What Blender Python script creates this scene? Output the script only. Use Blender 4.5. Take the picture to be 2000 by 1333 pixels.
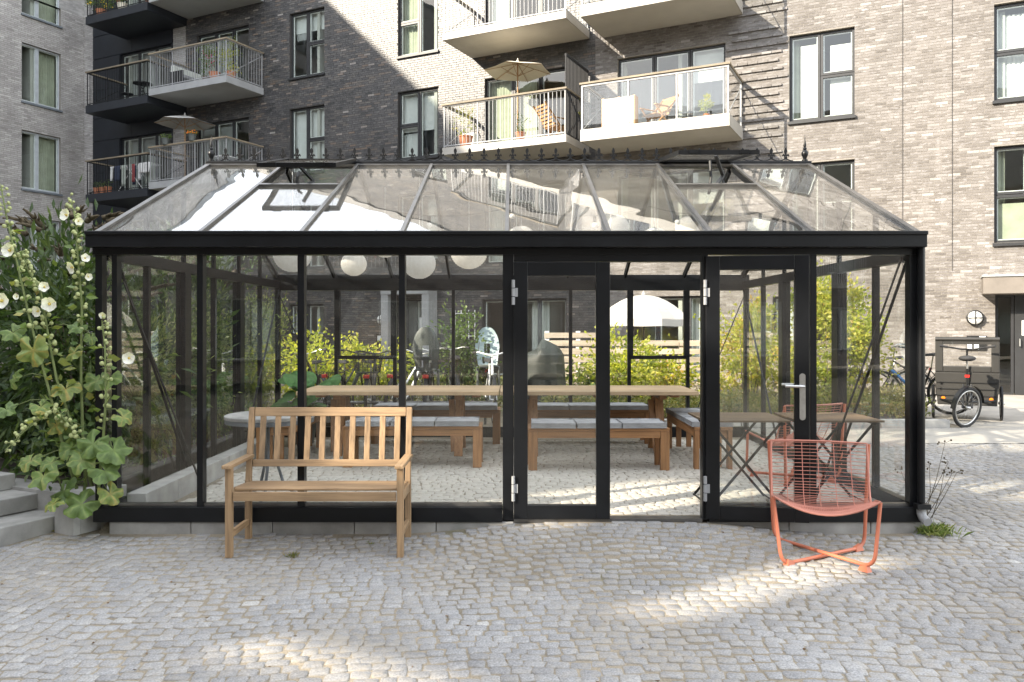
import bpy, bmesh, math, random
import numpy as np
from mathutils import Vector, Matrix, Quaternion
R = math.radians
for o in list(bpy.data.objects): bpy.data.objects.remove(o)
sc = bpy.context.scene
col = sc.collection
# ------------------------------------------------------------------ camera
FPX, CAMZ, HZ = 1588.0, 1.45, 640.0          # focal length in photo pixels, eye height, horizon row
cd = bpy.data.cameras.new('camera'); cam = bpy.data.objects.new('camera', cd); col.objects.link(cam)
cd.sensor_width = 36.0; cd.lens = 36.0*FPX/2000.0; cd.shift_y = -(666.5-HZ)/2000.0
cd.clip_start = 0.05; cd.clip_end = 500
cam.location = (0, 0, CAMZ); cam.rotation_euler = (R(90), 0, 0)
sc.camera = cam
# ------------------------------------------------------------------ sky and sun
SUN = Vector((1.709, 1.016, -1.02)).normalized()
w = bpy.data.worlds.new('World'); sc.world = w; w.use_nodes = True
nt = w.node_tree; bg = nt.nodes['Background']; sky = nt.nodes.new('ShaderNodeTexSky')
sky.sky_type = 'NISHITA'; sky.sun_disc = False
sky.sun_elevation = math.asin(-SUN.z); sky.sun_rotation = math.atan2(-SUN.x, -SUN.y)
sky.dust_density = .7; sky.air_density = 1.2; sky.ozone_density = 1.0
# thin even haze veil over the whole sky, as bright and white as the photograph's reflections show it
hz = nt.nodes.new('ShaderNodeMix'); hz.data_type = 'RGBA'; hz.inputs[0].default_value = .55; hz.inputs[7].default_value = (8.9, 8.85, 8.8, 1)
nt.links.new(sky.outputs[0], hz.inputs[6]); nt.links.new(hz.outputs[2], bg.inputs[0]); bg.inputs[1].default_value = 0.15
sd = bpy.data.lights.new('sun', 'SUN'); so = bpy.data.objects.new('sun', sd); col.objects.link(so)
sd.energy = 3.9; sd.angle = R(0.53); sd.color = (1.0, 0.89, 0.73)
so.rotation_euler = SUN.to_track_quat('-Z', 'Y').to_euler(); so.location = (-30, -20, 30)
sc.view_settings.view_transform = 'Standard'; sc.view_settings.look = 'None'
sc.view_settings.exposure = 1.68; sc.view_settings.gamma = 1.0
sc.render.engine = 'CYCLES'
cy = sc.cycles
cy.max_bounces = 10; cy.diffuse_bounces = 4; cy.glossy_bounces = 4; cy.transmission_bounces = 4
cy.transparent_max_bounces = 40; cy.caustics_reflective = False; cy.caustics_refractive = False
cy.use_denoising = True
cy.sample_clamp_indirect = 6.0

# ------------------------------------------------------------------ helpers
def W(px, py, Y):                       # photo pixel + distance -> point
    return Vector(((px-1000)*Y/FPX, Y, CAMZ+(HZ-py)*Y/FPX))
def tag(o, label=None, cat=None, group=None, kind=None):
    if label: o['label'] = label
    if cat: o['category'] = cat
    if group: o['group'] = group
    if kind: o['kind'] = kind
    return o
def thing(name, label, cat, loc=(0, 0, 0), rz=0.0, group=None):
    o = bpy.data.objects.new(name, None); col.objects.link(o)
    o.location = loc; o.rotation_euler = (0, 0, rz); o.empty_display_size = 0.1
    return tag(o, label, cat, group)
def link(name, me, parent=None, mat=None):
    o = bpy.data.objects.new(name, me); col.objects.link(o); o.parent = parent
    if mat is not None and not me.materials: me.materials.append(mat)
    return o
def copy_tree(o, parent=None):
    c = o.copy(); col.objects.link(c); c.parent = parent
    for ch in o.children: copy_tree(ch, c)
    return c
class MB:
    def __init__(s): s.v = []; s.f = []; s.r = []; s.M = None
    def add(s, vs, fs, rnd=0.5):
        b = len(s.v)
        if s.M is not None: vs = [s.M @ Vector(p) for p in vs]
        s.v += [tuple(p) for p in vs]; s.f += [tuple(i+b for i in f) for f in fs]; s.r += [rnd]*len(vs)
        return s
    def box(s, x0, x1, y0, y1, z0, z1, rnd=.5):
        return s.add([(x0,y0,z0),(x1,y0,z0),(x1,y1,z0),(x0,y1,z0),(x0,y0,z1),(x1,y0,z1),(x1,y1,z1),(x0,y1,z1)],
              [(0,3,2,1),(4,5,6,7),(0,1,5,4),(1,2,6,5),(2,3,7,6),(3,0,4,7)], rnd)
    def beam(s, p, q, wd, h, up=(0, 0, 1), rnd=.5):
        p = Vector(p); q = Vector(q); d = (q-p).normalized(); up = Vector(up)
        if abs(d.dot(up)) > .98: up = Vector((0, 1, 0)) if abs(d.y) < .9 else Vector((1, 0, 0))
        sx = d.cross(up).normalized()*wd/2; sz = sx.cross(d).normalized()*h/2
        vs = [p-sx-sz, p+sx-sz, p+sx+sz, p-sx+sz, q-sx-sz, q+sx-sz, q+sx+sz, q-sx+sz]
        return s.add(vs, [(0,1,2,3),(7,6,5,4),(4,5,1,0),(5,6,2,1),(6,7,3,2),(7,4,0,3)], rnd)
    def tube(s, pts, r, n=8, closed=False, rnd=.5):
        pts = [Vector(p) for p in pts]; N = len(pts); vs = []; fs = []
        rr = r if isinstance(r, (list, tuple)) else [r]*N
        prev = None
        for i, p in enumerate(pts):
            a = pts[(i-1) % N] if (closed or i > 0) else p
            b = pts[(i+1) % N] if (closed or i < N-1) else p
            t = (b-a).normalized() if (b-a).length > 1e-9 else Vector((0, 0, 1))
            if prev is None:
                u = t.cross(Vector((0, 0, 1)))
                if u.length < .05: u = t.cross(Vector((1, 0, 0)))
            else: u = prev-t*prev.dot(t)
            if u.length < 1e-6: u = t.cross(Vector((0, 1, 0)))
            u.normalize(); prev = u; x = t.cross(u)
            for k in range(n):
                an = 2*math.pi*k/n; vs.append(p+(u*math.cos(an)+x*math.sin(an))*rr[i])
        for i in range(N if closed else N-1):
            j = (i+1) % N
            for k in range(n): fs.append((i*n+k, i*n+(k+1) % n, j*n+(k+1) % n, j*n+k))
        if not closed: fs += [tuple(range(n))[::-1], tuple((N-1)*n+k for k in range(n))]
        return s.add(vs, fs, rnd)
    def lathe(s, prof, n=16, M=None, rnd=.5):
        vs = []; fs = []
        for r, z in prof:
            for k in range(n):
                a = 2*math.pi*k/n; p = Vector((r*math.cos(a), r*math.sin(a), z)); vs.append(M @ p if M else p)
        m = len(prof)
        for i in range(m-1):
            for k in range(n): fs.append((i*n+k, i*n+(k+1) % n, (i+1)*n+(k+1) % n, (i+1)*n+k))
        fs += [tuple(range(n))[::-1], tuple((m-1)*n+k for k in range(n))]
        return s.add(vs, fs, rnd)
    def ball(s, c, r, n=10, sc3=(1, 1, 1), rnd=.5):
        pr = [(max(1e-4, r*math.sin(math.pi*i/n)), -r*math.cos(math.pi*i/n)) for i in range(n+1)]
        return s.lathe(pr, n+2, Matrix.Translation(c) @ Matrix.Diagonal((*sc3, 1)), rnd)
    def prism(s, poly, h, M=None, rnd=.5):   # poly in xy, extruded -h/2..h/2 in z
        n = len(poly); vs = [Vector((x, y, -h/2)) for x, y in poly]+[Vector((x, y, h/2)) for x, y in poly]
        if M is not None: vs = [M @ p for p in vs]
        return s.add(vs, [tuple(range(n))[::-1], tuple(range(n, 2*n))]+[(i, (i+1) % n, n+(i+1) % n, n+i) for i in range(n)], rnd)
    def mesh(s, name, mat, smooth=False):
        me = bpy.data.meshes.new(name); me.from_pydata(s.v, [], s.f)
        a = me.attributes.new('rnd', 'FLOAT', 'POINT'); a.data.foreach_set('value', s.r)
        if smooth: me.polygons.foreach_set('use_smooth', [True]*len(me.polygons))
        if mat: me.materials.append(mat)
        me.update(); return me
    def build(s, name, mat, parent=None, smooth=False, bevel=0):
        o = link(name, s.mesh(name, mat, smooth), parent)
        if smooth and smooth != 2:
            o.data.set_sharp_from_angle(angle=R(40))
        if bevel:
            b = o.modifiers.new('bevel', 'BEVEL'); b.width = bevel; b.segments = 2; b.limit_method = 'ANGLE'
        return o
def npmesh(name, V, F, rnd, mat, flat=False):           # arrays -> mesh
    me = bpy.data.meshes.new(name); F = np.asarray(F); k = F.shape[1]
    me.vertices.add(len(V)); me.vertices.foreach_set('co', np.asarray(V, np.float32).ravel())
    me.loops.add(F.size); me.loops.foreach_set('vertex_index', F.astype(np.int32).ravel())
    me.polygons.add(len(F)); me.polygons.foreach_set('loop_start', np.arange(0, F.size, k, dtype=np.int32))
    me.update(calc_edges=True)
    a = me.attributes.new('rnd', 'FLOAT', 'POINT'); a.data.foreach_set('value', np.asarray(rnd, np.float32))
    me.materials.append(mat); me.validate()
    if flat: me.shade_flat()
    return me

# ------------------------------------------------------------------ materials
def newmat(name):
    m = bpy.data.materials.new(name); m.use_nodes = True; return m, m.node_tree, m.node_tree.nodes['Principled BSDF']
def ramp(nt, stops, fac, interp='LINEAR'):
    r = nt.nodes.new('ShaderNodeValToRGB'); e = r.color_ramp; e.interpolation = interp
    while len(e.elements) < len(stops): e.elements.new(.5)
    for x, (p, c) in zip(e.elements, stops): x.position = p; x.color = (*c, 1)
    nt.links.new(fac, r.inputs[0]); return r
def noise(nt, scale, detail=4, mapping=None, coord='Object', rough=.55):
    t = nt.nodes.new('ShaderNodeTexCoord'); n = nt.nodes.new('ShaderNodeTexNoise')
    n.inputs['Scale'].default_value = scale; n.inputs['Detail'].default_value = detail; n.inputs['Roughness'].default_value = rough
    if mapping:
        mp = nt.nodes.new('ShaderNodeMapping'); mp.inputs['Scale'].default_value = mapping
        nt.links.new(t.outputs[coord], mp.inputs[0]); nt.links.new(mp.outputs[0], n.inputs['Vector'])
    else: nt.links.new(t.outputs[coord], n.inputs['Vector'])
    return n
def bump(nt, b, h, strength, dist=.01):
    n = nt.nodes.new('ShaderNodeBump'); n.inputs['Strength'].default_value = strength; n.inputs['Distance'].default_value = dist
    nt.links.new(h, n.inputs['Height']); nt.links.new(n.outputs[0], b.inputs['Normal']); return n
def mixc(nt, a, b, f, mode='MIX'):
    m = nt.nodes.new('ShaderNodeMix'); m.data_type = 'RGBA'; m.blend_type = mode
    for s, i in ((a, 6), (b, 7)):
        if hasattr(s, 'links'): nt.links.new(s, m.inputs[i])
        else: m.inputs[i].default_value = (*s, 1)
    if hasattr(f, 'links'): nt.links.new(f, m.inputs[0])
    else: m.inputs[0].default_value = f
    return m.outputs[2]
def pm(name, c, rough=.6, var=.2, scale=9, bmp=0.0, metal=0, spec=.5, mapping=None, detail=5, world=False):
    m, nt, b = newmat(name)
    n = noise(nt, scale, detail, mapping, 'Object')
    if world:
        g = nt.nodes.new('ShaderNodeNewGeometry'); nt.links.new(g.outputs['Position'], n.inputs['Vector'])
    lo = tuple(x*(1-var) for x in c); hi = tuple(min(1, x*(1+var)) for x in c)
    r = ramp(nt, [(.3, lo), (.7, hi)], n.outputs[0]); nt.links.new(r.outputs[0], b.inputs['Base Color'])
    b.inputs['Roughness'].default_value = rough; b.inputs['Metallic'].default_value = metal
    b.inputs['Specular IOR Level'].default_value = spec
    if bmp:
        n2 = noise(nt, scale*6, 4); bump(nt, b, n2.outputs[0], bmp)
    return m
def wood(name, c, axis='x', rough=.55, var=.3, scale=1.0):
    m, nt, b = newmat(name)
    mp = {'x': (1.2, 22, 22), 'y': (22, 1.2, 22), 'z': (22, 22, 1.2)}[axis]
    n = noise(nt, 2.2*scale, 6, mp); n2 = noise(nt, 1.7, 3)
    oi = nt.nodes.new('ShaderNodeObjectInfo')
    r = ramp(nt, [(.28, tuple(x*(1-var) for x in c)), (.5, c), (.75, tuple(min(1, x*(1+var*.7)) for x in c))], n.outputs[0])
    r2 = ramp(nt, [(.3, (.72, .70, .68)), (.7, (1.1, 1.08, 1.05))], n2.outputs[0])
    r3 = ramp(nt, [(0, (.82, .82, .82)), (1, (1.12, 1.1, 1.08))], oi.outputs['Random'])
    o = mixc(nt, mixc(nt, r.outputs[0], r2.outputs[0], 1, 'MULTIPLY'), r3.outputs[0], 1, 'MULTIPLY')
    nt.links.new(o, b.inputs['Base Color']); b.inputs['Roughness'].default_value = rough
    bump(nt, b, n.outputs[0], .25, .004); return m
def brickmat(name, stops, smear=(.5, .5, .5), smear_amt=.25, rough=(.35, .75), spec=.5):
    m, nt, b = newmat(name)
    at = nt.nodes.new('ShaderNodeAttribute'); at.attribute_name = 'rnd'
    r = ramp(nt, stops, at.outputs['Fac'])
    n = noise(nt, 7, 5, (1, 1, 3.0)); n2 = noise(nt, 60, 4); gp = nt.nodes.new('ShaderNodeNewGeometry'); n3 = noise(nt, .9, 4)
    for q in (n3, n2): nt.links.new(gp.outputs['Position'], q.inputs['Vector'])
    mpn = [x for x in nt.nodes if x.bl_idname == 'ShaderNodeMapping'][0]; nt.links.new(gp.outputs['Position'], mpn.inputs[0])
    sm = ramp(nt, [(.52, (0, 0, 0)), (.75, (smear_amt,)*3)], n.outputs[0])
    c = mixc(nt, r.outputs[0], smear, sm.outputs[0])
    k = ramp(nt, [(.3, (.8,)*3), (.7, (1.15,)*3)], n2.outputs[0]); kb = ramp(nt, [(.35, (.80, .79, .78)), (.65, (1.12, 1.11, 1.1))], n3.outputs[0])
    nt.links.new(mixc(nt, mixc(nt, c, k.outputs[0], 1, 'MULTIPLY'), kb.outputs[0], 1, 'MULTIPLY'), b.inputs['Base Color'])
    mr = nt.nodes.new('ShaderNodeMapRange'); mr.inputs[3].default_value = rough[0]; mr.inputs[4].default_value = rough[1]
    nt.links.new(n.outputs[0], mr.inputs[0]); nt.links.new(mr.outputs[0], b.inputs['Roughness'])
    b.inputs['Specular IOR Level'].default_value = spec
    bump(nt, b, n2.outputs[0], .7, .008); return m
def farbrick(name, c1, c2, mortar):
    m, nt, b = newmat(name); t = nt.nodes.new('ShaderNodeTexCoord'); mp = nt.nodes.new('ShaderNodeMapping')
    sp = nt.nodes.new('ShaderNodeSeparateXYZ'); cb = nt.nodes.new('ShaderNodeCombineXYZ')
    nt.links.new(t.outputs['Object'], sp.inputs[0]); ad = nt.nodes.new('ShaderNodeMath'); ad.operation = 'ADD'
    nt.links.new(sp.outputs[0], ad.inputs[0]); nt.links.new(sp.outputs[1], ad.inputs[1])
    nt.links.new(ad.outputs[0], cb.inputs[0]); nt.links.new(sp.outputs[2], cb.inputs[1])
    br = nt.nodes.new('ShaderNodeTexBrick'); br.inputs['Scale'].default_value = 1; br.inputs['Brick Width'].default_value = .24
    br.inputs['Row Height'].default_value = .067; br.inputs['Mortar Size'].default_value = .006
    br.inputs['Color1'].default_value = (*c1, 1); br.inputs['Color2'].default_value = (*c2, 1); br.inputs['Mortar'].default_value = (*mortar, 1)
    nt.links.new(cb.outputs[0], br.inputs[0])
    n = noise(nt, 3, 4); k = ramp(nt, [(.3, (.75,)*3), (.7, (1.2,)*3)], n.outputs[0])
    nt.links.new(mixc(nt, br.outputs[0], k.outputs[0], 1, 'MULTIPLY'), b.inputs['Base Color']); b.inputs['Roughness'].default_value = .7
    return m
def glassmat(name, tint=(.96, .98, .97), f0=.04, rough=.0, wav=0.0, wscale=1.2, dirt=0.0):
    m = bpy.data.materials.new(name); m.use_nodes = True; nt = m.node_tree; nt.nodes.clear()
    out = nt.nodes.new('ShaderNodeOutputMaterial'); mx = nt.nodes.new('ShaderNodeMixShader')
    tr = nt.nodes.new('ShaderNodeBsdfTransparent'); gl = nt.nodes.new('ShaderNodeBsdfGlossy')
    tr.inputs[0].default_value = (*tint, 1); gl.inputs['Roughness'].default_value = rough; gl.inputs[0].default_value = (1, 1, 1, 1)
    g = nt.nodes.new('ShaderNodeNewGeometry'); d = nt.nodes.new('ShaderNodeVectorMath'); d.operation = 'DOT_PRODUCT'
    nt.links.new(g.outputs['Normal'], d.inputs[0]); nt.links.new(g.outputs['Incoming'], d.inputs[1])
    def mth(op, a, b=None):
        q = nt.nodes.new('ShaderNodeMath'); q.operation = op
        for i, x in enumerate((a, b)):
            if x is None: continue
            if hasattr(x, 'links'): nt.links.new(x, q.inputs[i])
            else: q.inputs[i].default_value = x
        return q.outputs[0]
    c = mth('ABSOLUTE', d.outputs['Value']); p = mth('POWER', mth('SUBTRACT', 1.0, c), 5.0)
    f = mth('ADD', mth('MULTIPLY', p, 1-f0), f0)      # Schlick reflectance
    nt.links.new(f, mx.inputs[0]); nt.links.new(tr.outputs[0], mx.inputs[1]); nt.links.new(gl.outputs[0], mx.inputs[2])
    if wav:
        n = noise(nt, wscale, 2); bn = nt.nodes.new('ShaderNodeBump'); bn.inputs['Strength'].default_value = 1; bn.inputs['Distance'].default_value = wav
        nt.links.new(n.outputs[0], bn.inputs['Height']); nt.links.new(bn.outputs[0], gl.inputs['Normal'])
    last = mx.outputs[0]
    if dirt:
        df = nt.nodes.new('ShaderNodeBsdfDiffuse'); df.inputs[0].default_value = (.75, .72, .66, 1)
        tl = nt.nodes.new('ShaderNodeBsdfTranslucent'); tl.inputs[0].default_value = (.75, .72, .66, 1)
        dm = nt.nodes.new('ShaderNodeMixShader'); dm.inputs[0].default_value = .5
        nt.links.new(df.outputs[0], dm.inputs[1]); nt.links.new(tl.outputs[0], dm.inputs[2])
        n = noise(nt, 3.0, 7, (1, 1, 1), rough=.7)
        rr = nt.nodes.new('ShaderNodeMapRange'); rr.inputs[1].default_value = .35; rr.inputs[2].default_value = .8
        rr.inputs[3].default_value = dirt*.35; rr.inputs[4].default_value = dirt*1.6; nt.links.new(n.outputs[0], rr.inputs[0])
        m2 = nt.nodes.new('ShaderNodeMixShader'); nt.links.new(rr.outputs[0], m2.inputs[0])
        nt.links.new(last, m2.inputs[1]); nt.links.new(dm.outputs[0], m2.inputs[2]); last = m2.outputs[0]
    nt.links.new(last, out.inputs[0]); return m
def leafmat(name, stops, trans=.35, rough=.5):
    m = bpy.data.materials.new(name); m.use_nodes = True; nt = m.node_tree; b = nt.nodes['Principled BSDF']; out = nt.nodes['Material Output']
    at = nt.nodes.new('ShaderNodeAttribute'); at.attribute_name = 'rnd'; oi = nt.nodes.new('ShaderNodeObjectInfo')
    ad = nt.nodes.new('ShaderNodeMath'); ad.operation = 'MULTIPLY_ADD'; ad.inputs[1].default_value = .25; ad.inputs[2].default_value = -.12
    nt.links.new(oi.outputs['Random'], ad.inputs[0]); a2 = nt.nodes.new('ShaderNodeMath'); nt.links.new(at.outputs['Fac'], a2.inputs[0]); nt.links.new(ad.outputs[0], a2.inputs[1])
    r = ramp(nt, stops, a2.outputs[0]); n = noise(nt, 25, 3)
    k = ramp(nt, [(.3, (.75,)*3), (.7, (1.2,)*3)], n.outputs[0]); c = mixc(nt, r.outputs[0], k.outputs[0], 1, 'MULTIPLY')
    nt.links.new(c, b.inputs['Base Color']); b.inputs['Roughness'].default_value = rough
    t = nt.nodes.new('ShaderNodeBsdfTranslucent'); nt.links.new(mixc(nt, c, (1.5, 1.5, .6), 1, 'MULTIPLY'), t.inputs[0])
    mx = nt.nodes.new('ShaderNodeMixShader'); mx.inputs[0].default_value = trans
    nt.links.new(b.outputs[0], mx.inputs[1]); nt.links.new(t.outputs[0], mx.inputs[2]); nt.links.new(mx.outputs[0], out.inputs[0]); return m
M = {}
M['black'] = pm('black_aluminium', (.0055, .0062, .0075), .36, .3, 5, .03, spec=.3)
M['blackmetal'] = pm('black_steel', (.010, .0105, .0115), .45, .3, 12, spec=.35)
M['alu'] = pm('grey_aluminium', (.15, .146, .14), .33, .25, 7, metal=.75)
M['chrome'] = pm('brushed_steel', (.55, .55, .54), .3, .1, 20, metal=.9)
M['white_metal'] = pm('white_paint', (.78, .78, .76), .45, .06, 6)
M['lightgrey'] = pm('light_grey_metal', (.30, .305, .31), .5, .1, 3)
M['balc_black'] = pm('black_slab', (.013, .016, .022), .5, .2, 3)
M['balc_white'] = pm('pale_slab', (.37, .35, .315), .55, .08, 2)
M['soffit'] = pm('soffit_board', (.46, .44, .40), .7, .08, 1.5)
M['soffit_grey'] = pm('grey_soffit_board', (.34, .35, .35), .7, .08, 1.5)
M['clad'] = pm('black_cladding', (.010, .0125, .018), .5, .2, 2)
M['frame_dark'] = pm('dark_window_frame', (.022, .023, .025), .45, .15, 6)
M['frame_grey'] = pm('pale_grey_window_frame', (.42, .45, .48), .45, .1, 6)
M['frame_white'] = pm('white_inner_frame', (.70, .71, .69), .5, .06, 6)
M['fascia'] = pm('brown_grey_fascia', (.17, .15, .13), .5, .12, 4)
M['frame_slate'] = pm('slate_sill', (.14, .16, .18), .5, .12, 6)
M['room'] = pm('room_plaster', (.42, .42, .38), .9, .1, 1)
M['curtain_white'] = pm('white_curtain', (.60, .61, .59), .9, .06, 4)
M['curtain_green'] = pm('sage_curtain', (.36, .38, .29), .9, .12, 4)
M['curtain_grey'] = pm('pale_curtain', (.60, .62, .57), .9, .08, 4)
M['mortar'] = pm('dark_mortar', (.055, .052, .05), .9, .25, 30, .3)
M['mortar_l'] = pm('pale_mortar', (.23, .21, .185), .9, .2, 30, .3)
M['brick_dark'] = brickmat('dark_brick', [(0, (.020, .021, .023)), (.3, (.040, .040, .043)), (.55, (.062, .060, .060)), (.75, (.09, .080, .072)), (.9, (.12, .085, .062)), (1, (.26, .245, .23))], (.27, .26, .255), .40, (.30, .5), .7)
M['brick_light'] = brickmat('grey_brown_brick', [(0, (.105, .094, .085)), (.3, (.145, .132, .122)), (.6, (.18, .167, .158)), (.85, (.225, .213, .205)), (1, (.29, .278, .268))], (.37, .36, .365), .75, (.5, .85))
M['brick_pale'] = brickmat('pale_grey_brick', [(0, (.27, .26, .255)), (.4, (.36, .35, .345)), (.8, (.42, .41, .40)), (1, (.48, .47, .46))], (.5, .5, .5), .3, (.55, .85))
M['far_dark'] = farbrick('dark_brickwork', (.05, .048, .05), (.12, .11, .10), (.10, .095, .09))
M['far_light'] = farbrick('grey_brown_brickwork', (.16, .145, .13), (.28, .265, .25), (.30, .275, .24))
M['far_pale'] = farbrick('pale_brickwork', (.26, .25, .245), (.37, .36, .35), (.32, .31, .30))
M['far_red'] = farbrick('brown_brickwork', (.12, .085, .065), (.2, .15, .12), (.22, .2, .18))
M['roofing'] = pm('roof_felt', (.08, .08, .085), .9, .2, 3)
M['glass'] = glassmat('clear_glass', (.985, .99, .985), .04, dirt=.004)
M['roofglass'] = glassmat('roof_glass', (.985, .99, .985), .075, wav=.005, wscale=.7, dirt=.06)
M['winglass'] = glassmat('window_glass', (.86, .90, .88), .07, wav=.003, wscale=.8)
M['concrete'] = pm('concrete', (.36, .355, .34), .85, .22, 5, .25)
M['concrete_d'] = pm('weathered_concrete', (.27, .265, .25), .88, .3, 4, .3)
M['asphalt'] = pm('pale_paving', (.34, .32, .285), .85, .15, 3, .2)
M['soil'] = pm('dark_soil', (.045, .035, .025), .95, .4, 9, .6)
M['terracotta'] = pm('terracotta', (.42, .17, .09), .8, .15, 8)
M['beech'] = {a: wood('teak_'+a, (.36, .245, .14), a, var=.45) for a in 'xyz'}
M['tablewood'] = wood('oiled_pine', (.58, .43, .27), 'x', .5, .2)
M['redwood'] = {a: wood('cedar_'+a, (.36, .19, .085), a) for a in 'xyz'}
M['slatwood'] = wood('grey_brown_slats', (.17, .115, .07), 'x', .6)
M['pallet'] = wood('bleached_pallet_board', (.50, .43, .35), 'x', .8, .3)
M['handrail'] = wood('weathered_handrail', (.26, .22, .16), 'x', .7)
M['deckwood'] = wood('deck_chair_wood', (.45, .27, .13), 'x', .6)
M['cushion'] = pm('grey_canvas', (.29, .296, .306), .95, .18, 6, .3)
M['orange'] = pm('coral_paint', (.50, .155, .085), .42, .06, 5)
M['pinkmesh'] = pm('coral_wire', (.48, .19, .135), .45, .05, 5)
M['canvas'] = pm('cream_canvas', (.72, .66, .54), .9, .06, 4)
M['whitecanvas'] = pm('white_canvas', (.42, .41, .385), .9, .05, 4)
M['plasticgrey'] = pm('dark_grey_plastic', (.09, .10, .095), .5, .15, 6)
M['paleblue'] = pm('pale_blue_plastic', (.28, .36, .38), .5, .08, 6)
M['rubber'] = pm('rubber', (.025, .025, .026), .8, .2, 20)
M['red'] = pm('red_lens', (.55, .02, .015), .3, .1, 5)
M['amber'] = pm('amber_reflector', (.75, .20, .01), .3, .1, 5)
M['blue'] = pm('blue_enamel', (.02, .19, .55), .35, .08, 5)
M['tarp'] = pm('dark_green_tarp', (.02, .025, .021), .6, .3, 3, .3)
M['cargobox'] = pm('olive_black_board', (.02, .019, .017), .5, .15, 4)
M['wicker'] = pm('dark_wicker', (.04, .03, .022), .8, .3, 40)
M['bowl'] = pm('brown_clay', (.13, .09, .065), .8, .15, 8)
def lanternmat():
    m = bpy.data.materials.new('rice_paper'); m.use_nodes = True; nt = m.node_tree; b = nt.nodes['Principled BSDF']; out = nt.nodes['Material Output']
    b.inputs['Base Color'].default_value = (.84, .82, .77, 1); b.inputs['Roughness'].default_value = .9
    n = noise(nt, 30, 4); r = ramp(nt, [(.3, (.84, .82, .78)), (.7, (.92, .91, .88))], n.outputs[0]); nt.links.new(r.outputs[0], b.inputs['Base Color'])
    t = nt.nodes.new('ShaderNodeBsdfTranslucent'); nt.links.new(r.outputs[0], t.inputs[0])
    mx = nt.nodes.new('ShaderNodeMixShader'); mx.inputs[0].default_value = .62
    nt.links.new(b.outputs[0], mx.inputs[1]); nt.links.new(t.outputs[0], mx.inputs[2]); nt.links.new(mx.outputs[0], out.inputs[0]); return m
M['paper'] = lanternmat()
M['leaf_dark'] = leafmat('dark_green_leaf', [(0, (.026, .052, .018)), (.5, (.065, .11, .036)), (1, (.14, .19, .065))], .35)
M['leaf_mid'] = leafmat('mid_green_leaf', [(0, (.055, .10, .028)), (.5, (.11, .17, .05)), (1, (.20, .25, .09))], .4)
M['leaf_yellow'] = leafmat('yellow_green_leaf', [(0, (.16, .22, .04)), (.45, (.36, .40, .07)), (.85, (.52, .48, .12)), (1, (.52, .34, .10))], .58)
M['leaf_pale'] = leafmat('pale_seedy_leaf', [(0, (.13, .20, .06)), (.5, (.26, .33, .12)), (1, (.46, .46, .26))], .45)
M['leaf_cover'] = leafmat('ground_cover_leaf', [(0, (.08, .11, .03)), (.5, (.16, .19, .055)), (1, (.30, .26, .11))], .45)
M['leaf_holly'] = leafmat('hollyhock_leaf', [(0, (.09, .15, .045)), (.5, (.17, .25, .07)), (.8, (.28, .32, .10)), (1, (.40, .33, .09))], .35)
M['leaf_bright'] = leafmat('bright_green_leaf', [(0, (.04, .13, .03)), (1, (.12, .30, .07))], .35)
M['stem'] = pm('green_stem', (.16, .20, .07), .7, .2, 15)
M['bark'] = pm('bark', (.09, .07, .05), .9, .3, 15, .5)
M['spike'] = pm('spent_flower_spike', (.095, .075, .045), .95, .4, 40, .5)
M['petal'] = leafmat('white_petal', [(0, (.86, .86, .84)), (1, (.90, .90, .88))], .3, .7)
M['pollen'] = pm('yellow_eye', (.62, .48, .12), .8, .1, 20)
M['bud'] = pm('green_bud', (.40, .44, .20), .8, .2, 20)
M['pink'] = pm('pink_flower', (.62, .10, .22), .8, .2, 20)
M['yellowfl'] = pm('yellow_flower', (.75, .52, .04), .8, .2, 20)
M['orangefl'] = pm('orange_flower', (.75, .20, .02), .8, .2, 20)
M['clothwhite'] = pm('white_cloth', (.74, .74, .73), .95, .08, 6)
M['clothblue'] = pm('navy_cloth', (.035, .045, .08), .95, .2, 6)
M['clothgrey'] = pm('grey_green_cloth', (.33, .36, .32), .95, .12, 6)
M['clothred'] = pm('dark_red_cloth', (.28, .06, .06), .95, .12, 6)
M['lampglass'] = pm('opal_lamp_glass', (.80, .80, .77), .3, .04, 5)
M['paperw'] = pm('white_panel', (.72, .73, .72), .7, .05, 5)
# ------------------------------------------------------------------ ground
def smooth(t): t = max(0.0, min(1.0, t)); return t*t*(3-2*t)
def g(x, y):
    if y < 6.16 or (x > 3.13 and y < 6.2):
        z = -.10-.07*min(.5, max(0, 6.1-y))-.02*max(0, 5.6-y)
        r = math.exp(-((x-.8)/1.2)**4)
        z += (.092+.07*min(.5, max(0, 6.1-y)))*r*smooth((y-4.9)/1.15)
        if x > 2.5: z += .012*smooth((x-2.5)/1.0)
        return z
    if abs(x) < 3.13 and y < 10.9: return 0.0
    if x >= 3.13: return -.085*(1-smooth((y-6.2)/3.2))
    if x <= -3.13: return -.1
    return 0.0
def lines(segs):
    out = []
    for a, b, n in segs: out += list(np.linspace(a, b, n, endpoint=False))
    return out+[segs[-1][1]]
XS = lines([(-60, -8, 6), (-8, -3.2, 20), (-3.2, -3.06, 2), (-3.06, 3.06, 50), (3.06, 3.2, 2), (3.2, 9, 24), (9, 60, 6)])
YS = lines([(-45, 2.4, 10), (2.4, 6.12, 40), (6.12, 6.22, 3), (6.22, 10.8, 24), (10.8, 11, 2), (11, 20, 10), (20, 70, 6)])
V = [(x, y, g(x, y)-.0045) for y in YS for x in XS]; nx = len(XS)
F = [(j*nx+i, j*nx+i+1, (j+1)*nx+i+1, (j+1)*nx+i) for j in range(len(YS)-1) for i in range(nx-1)]
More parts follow.
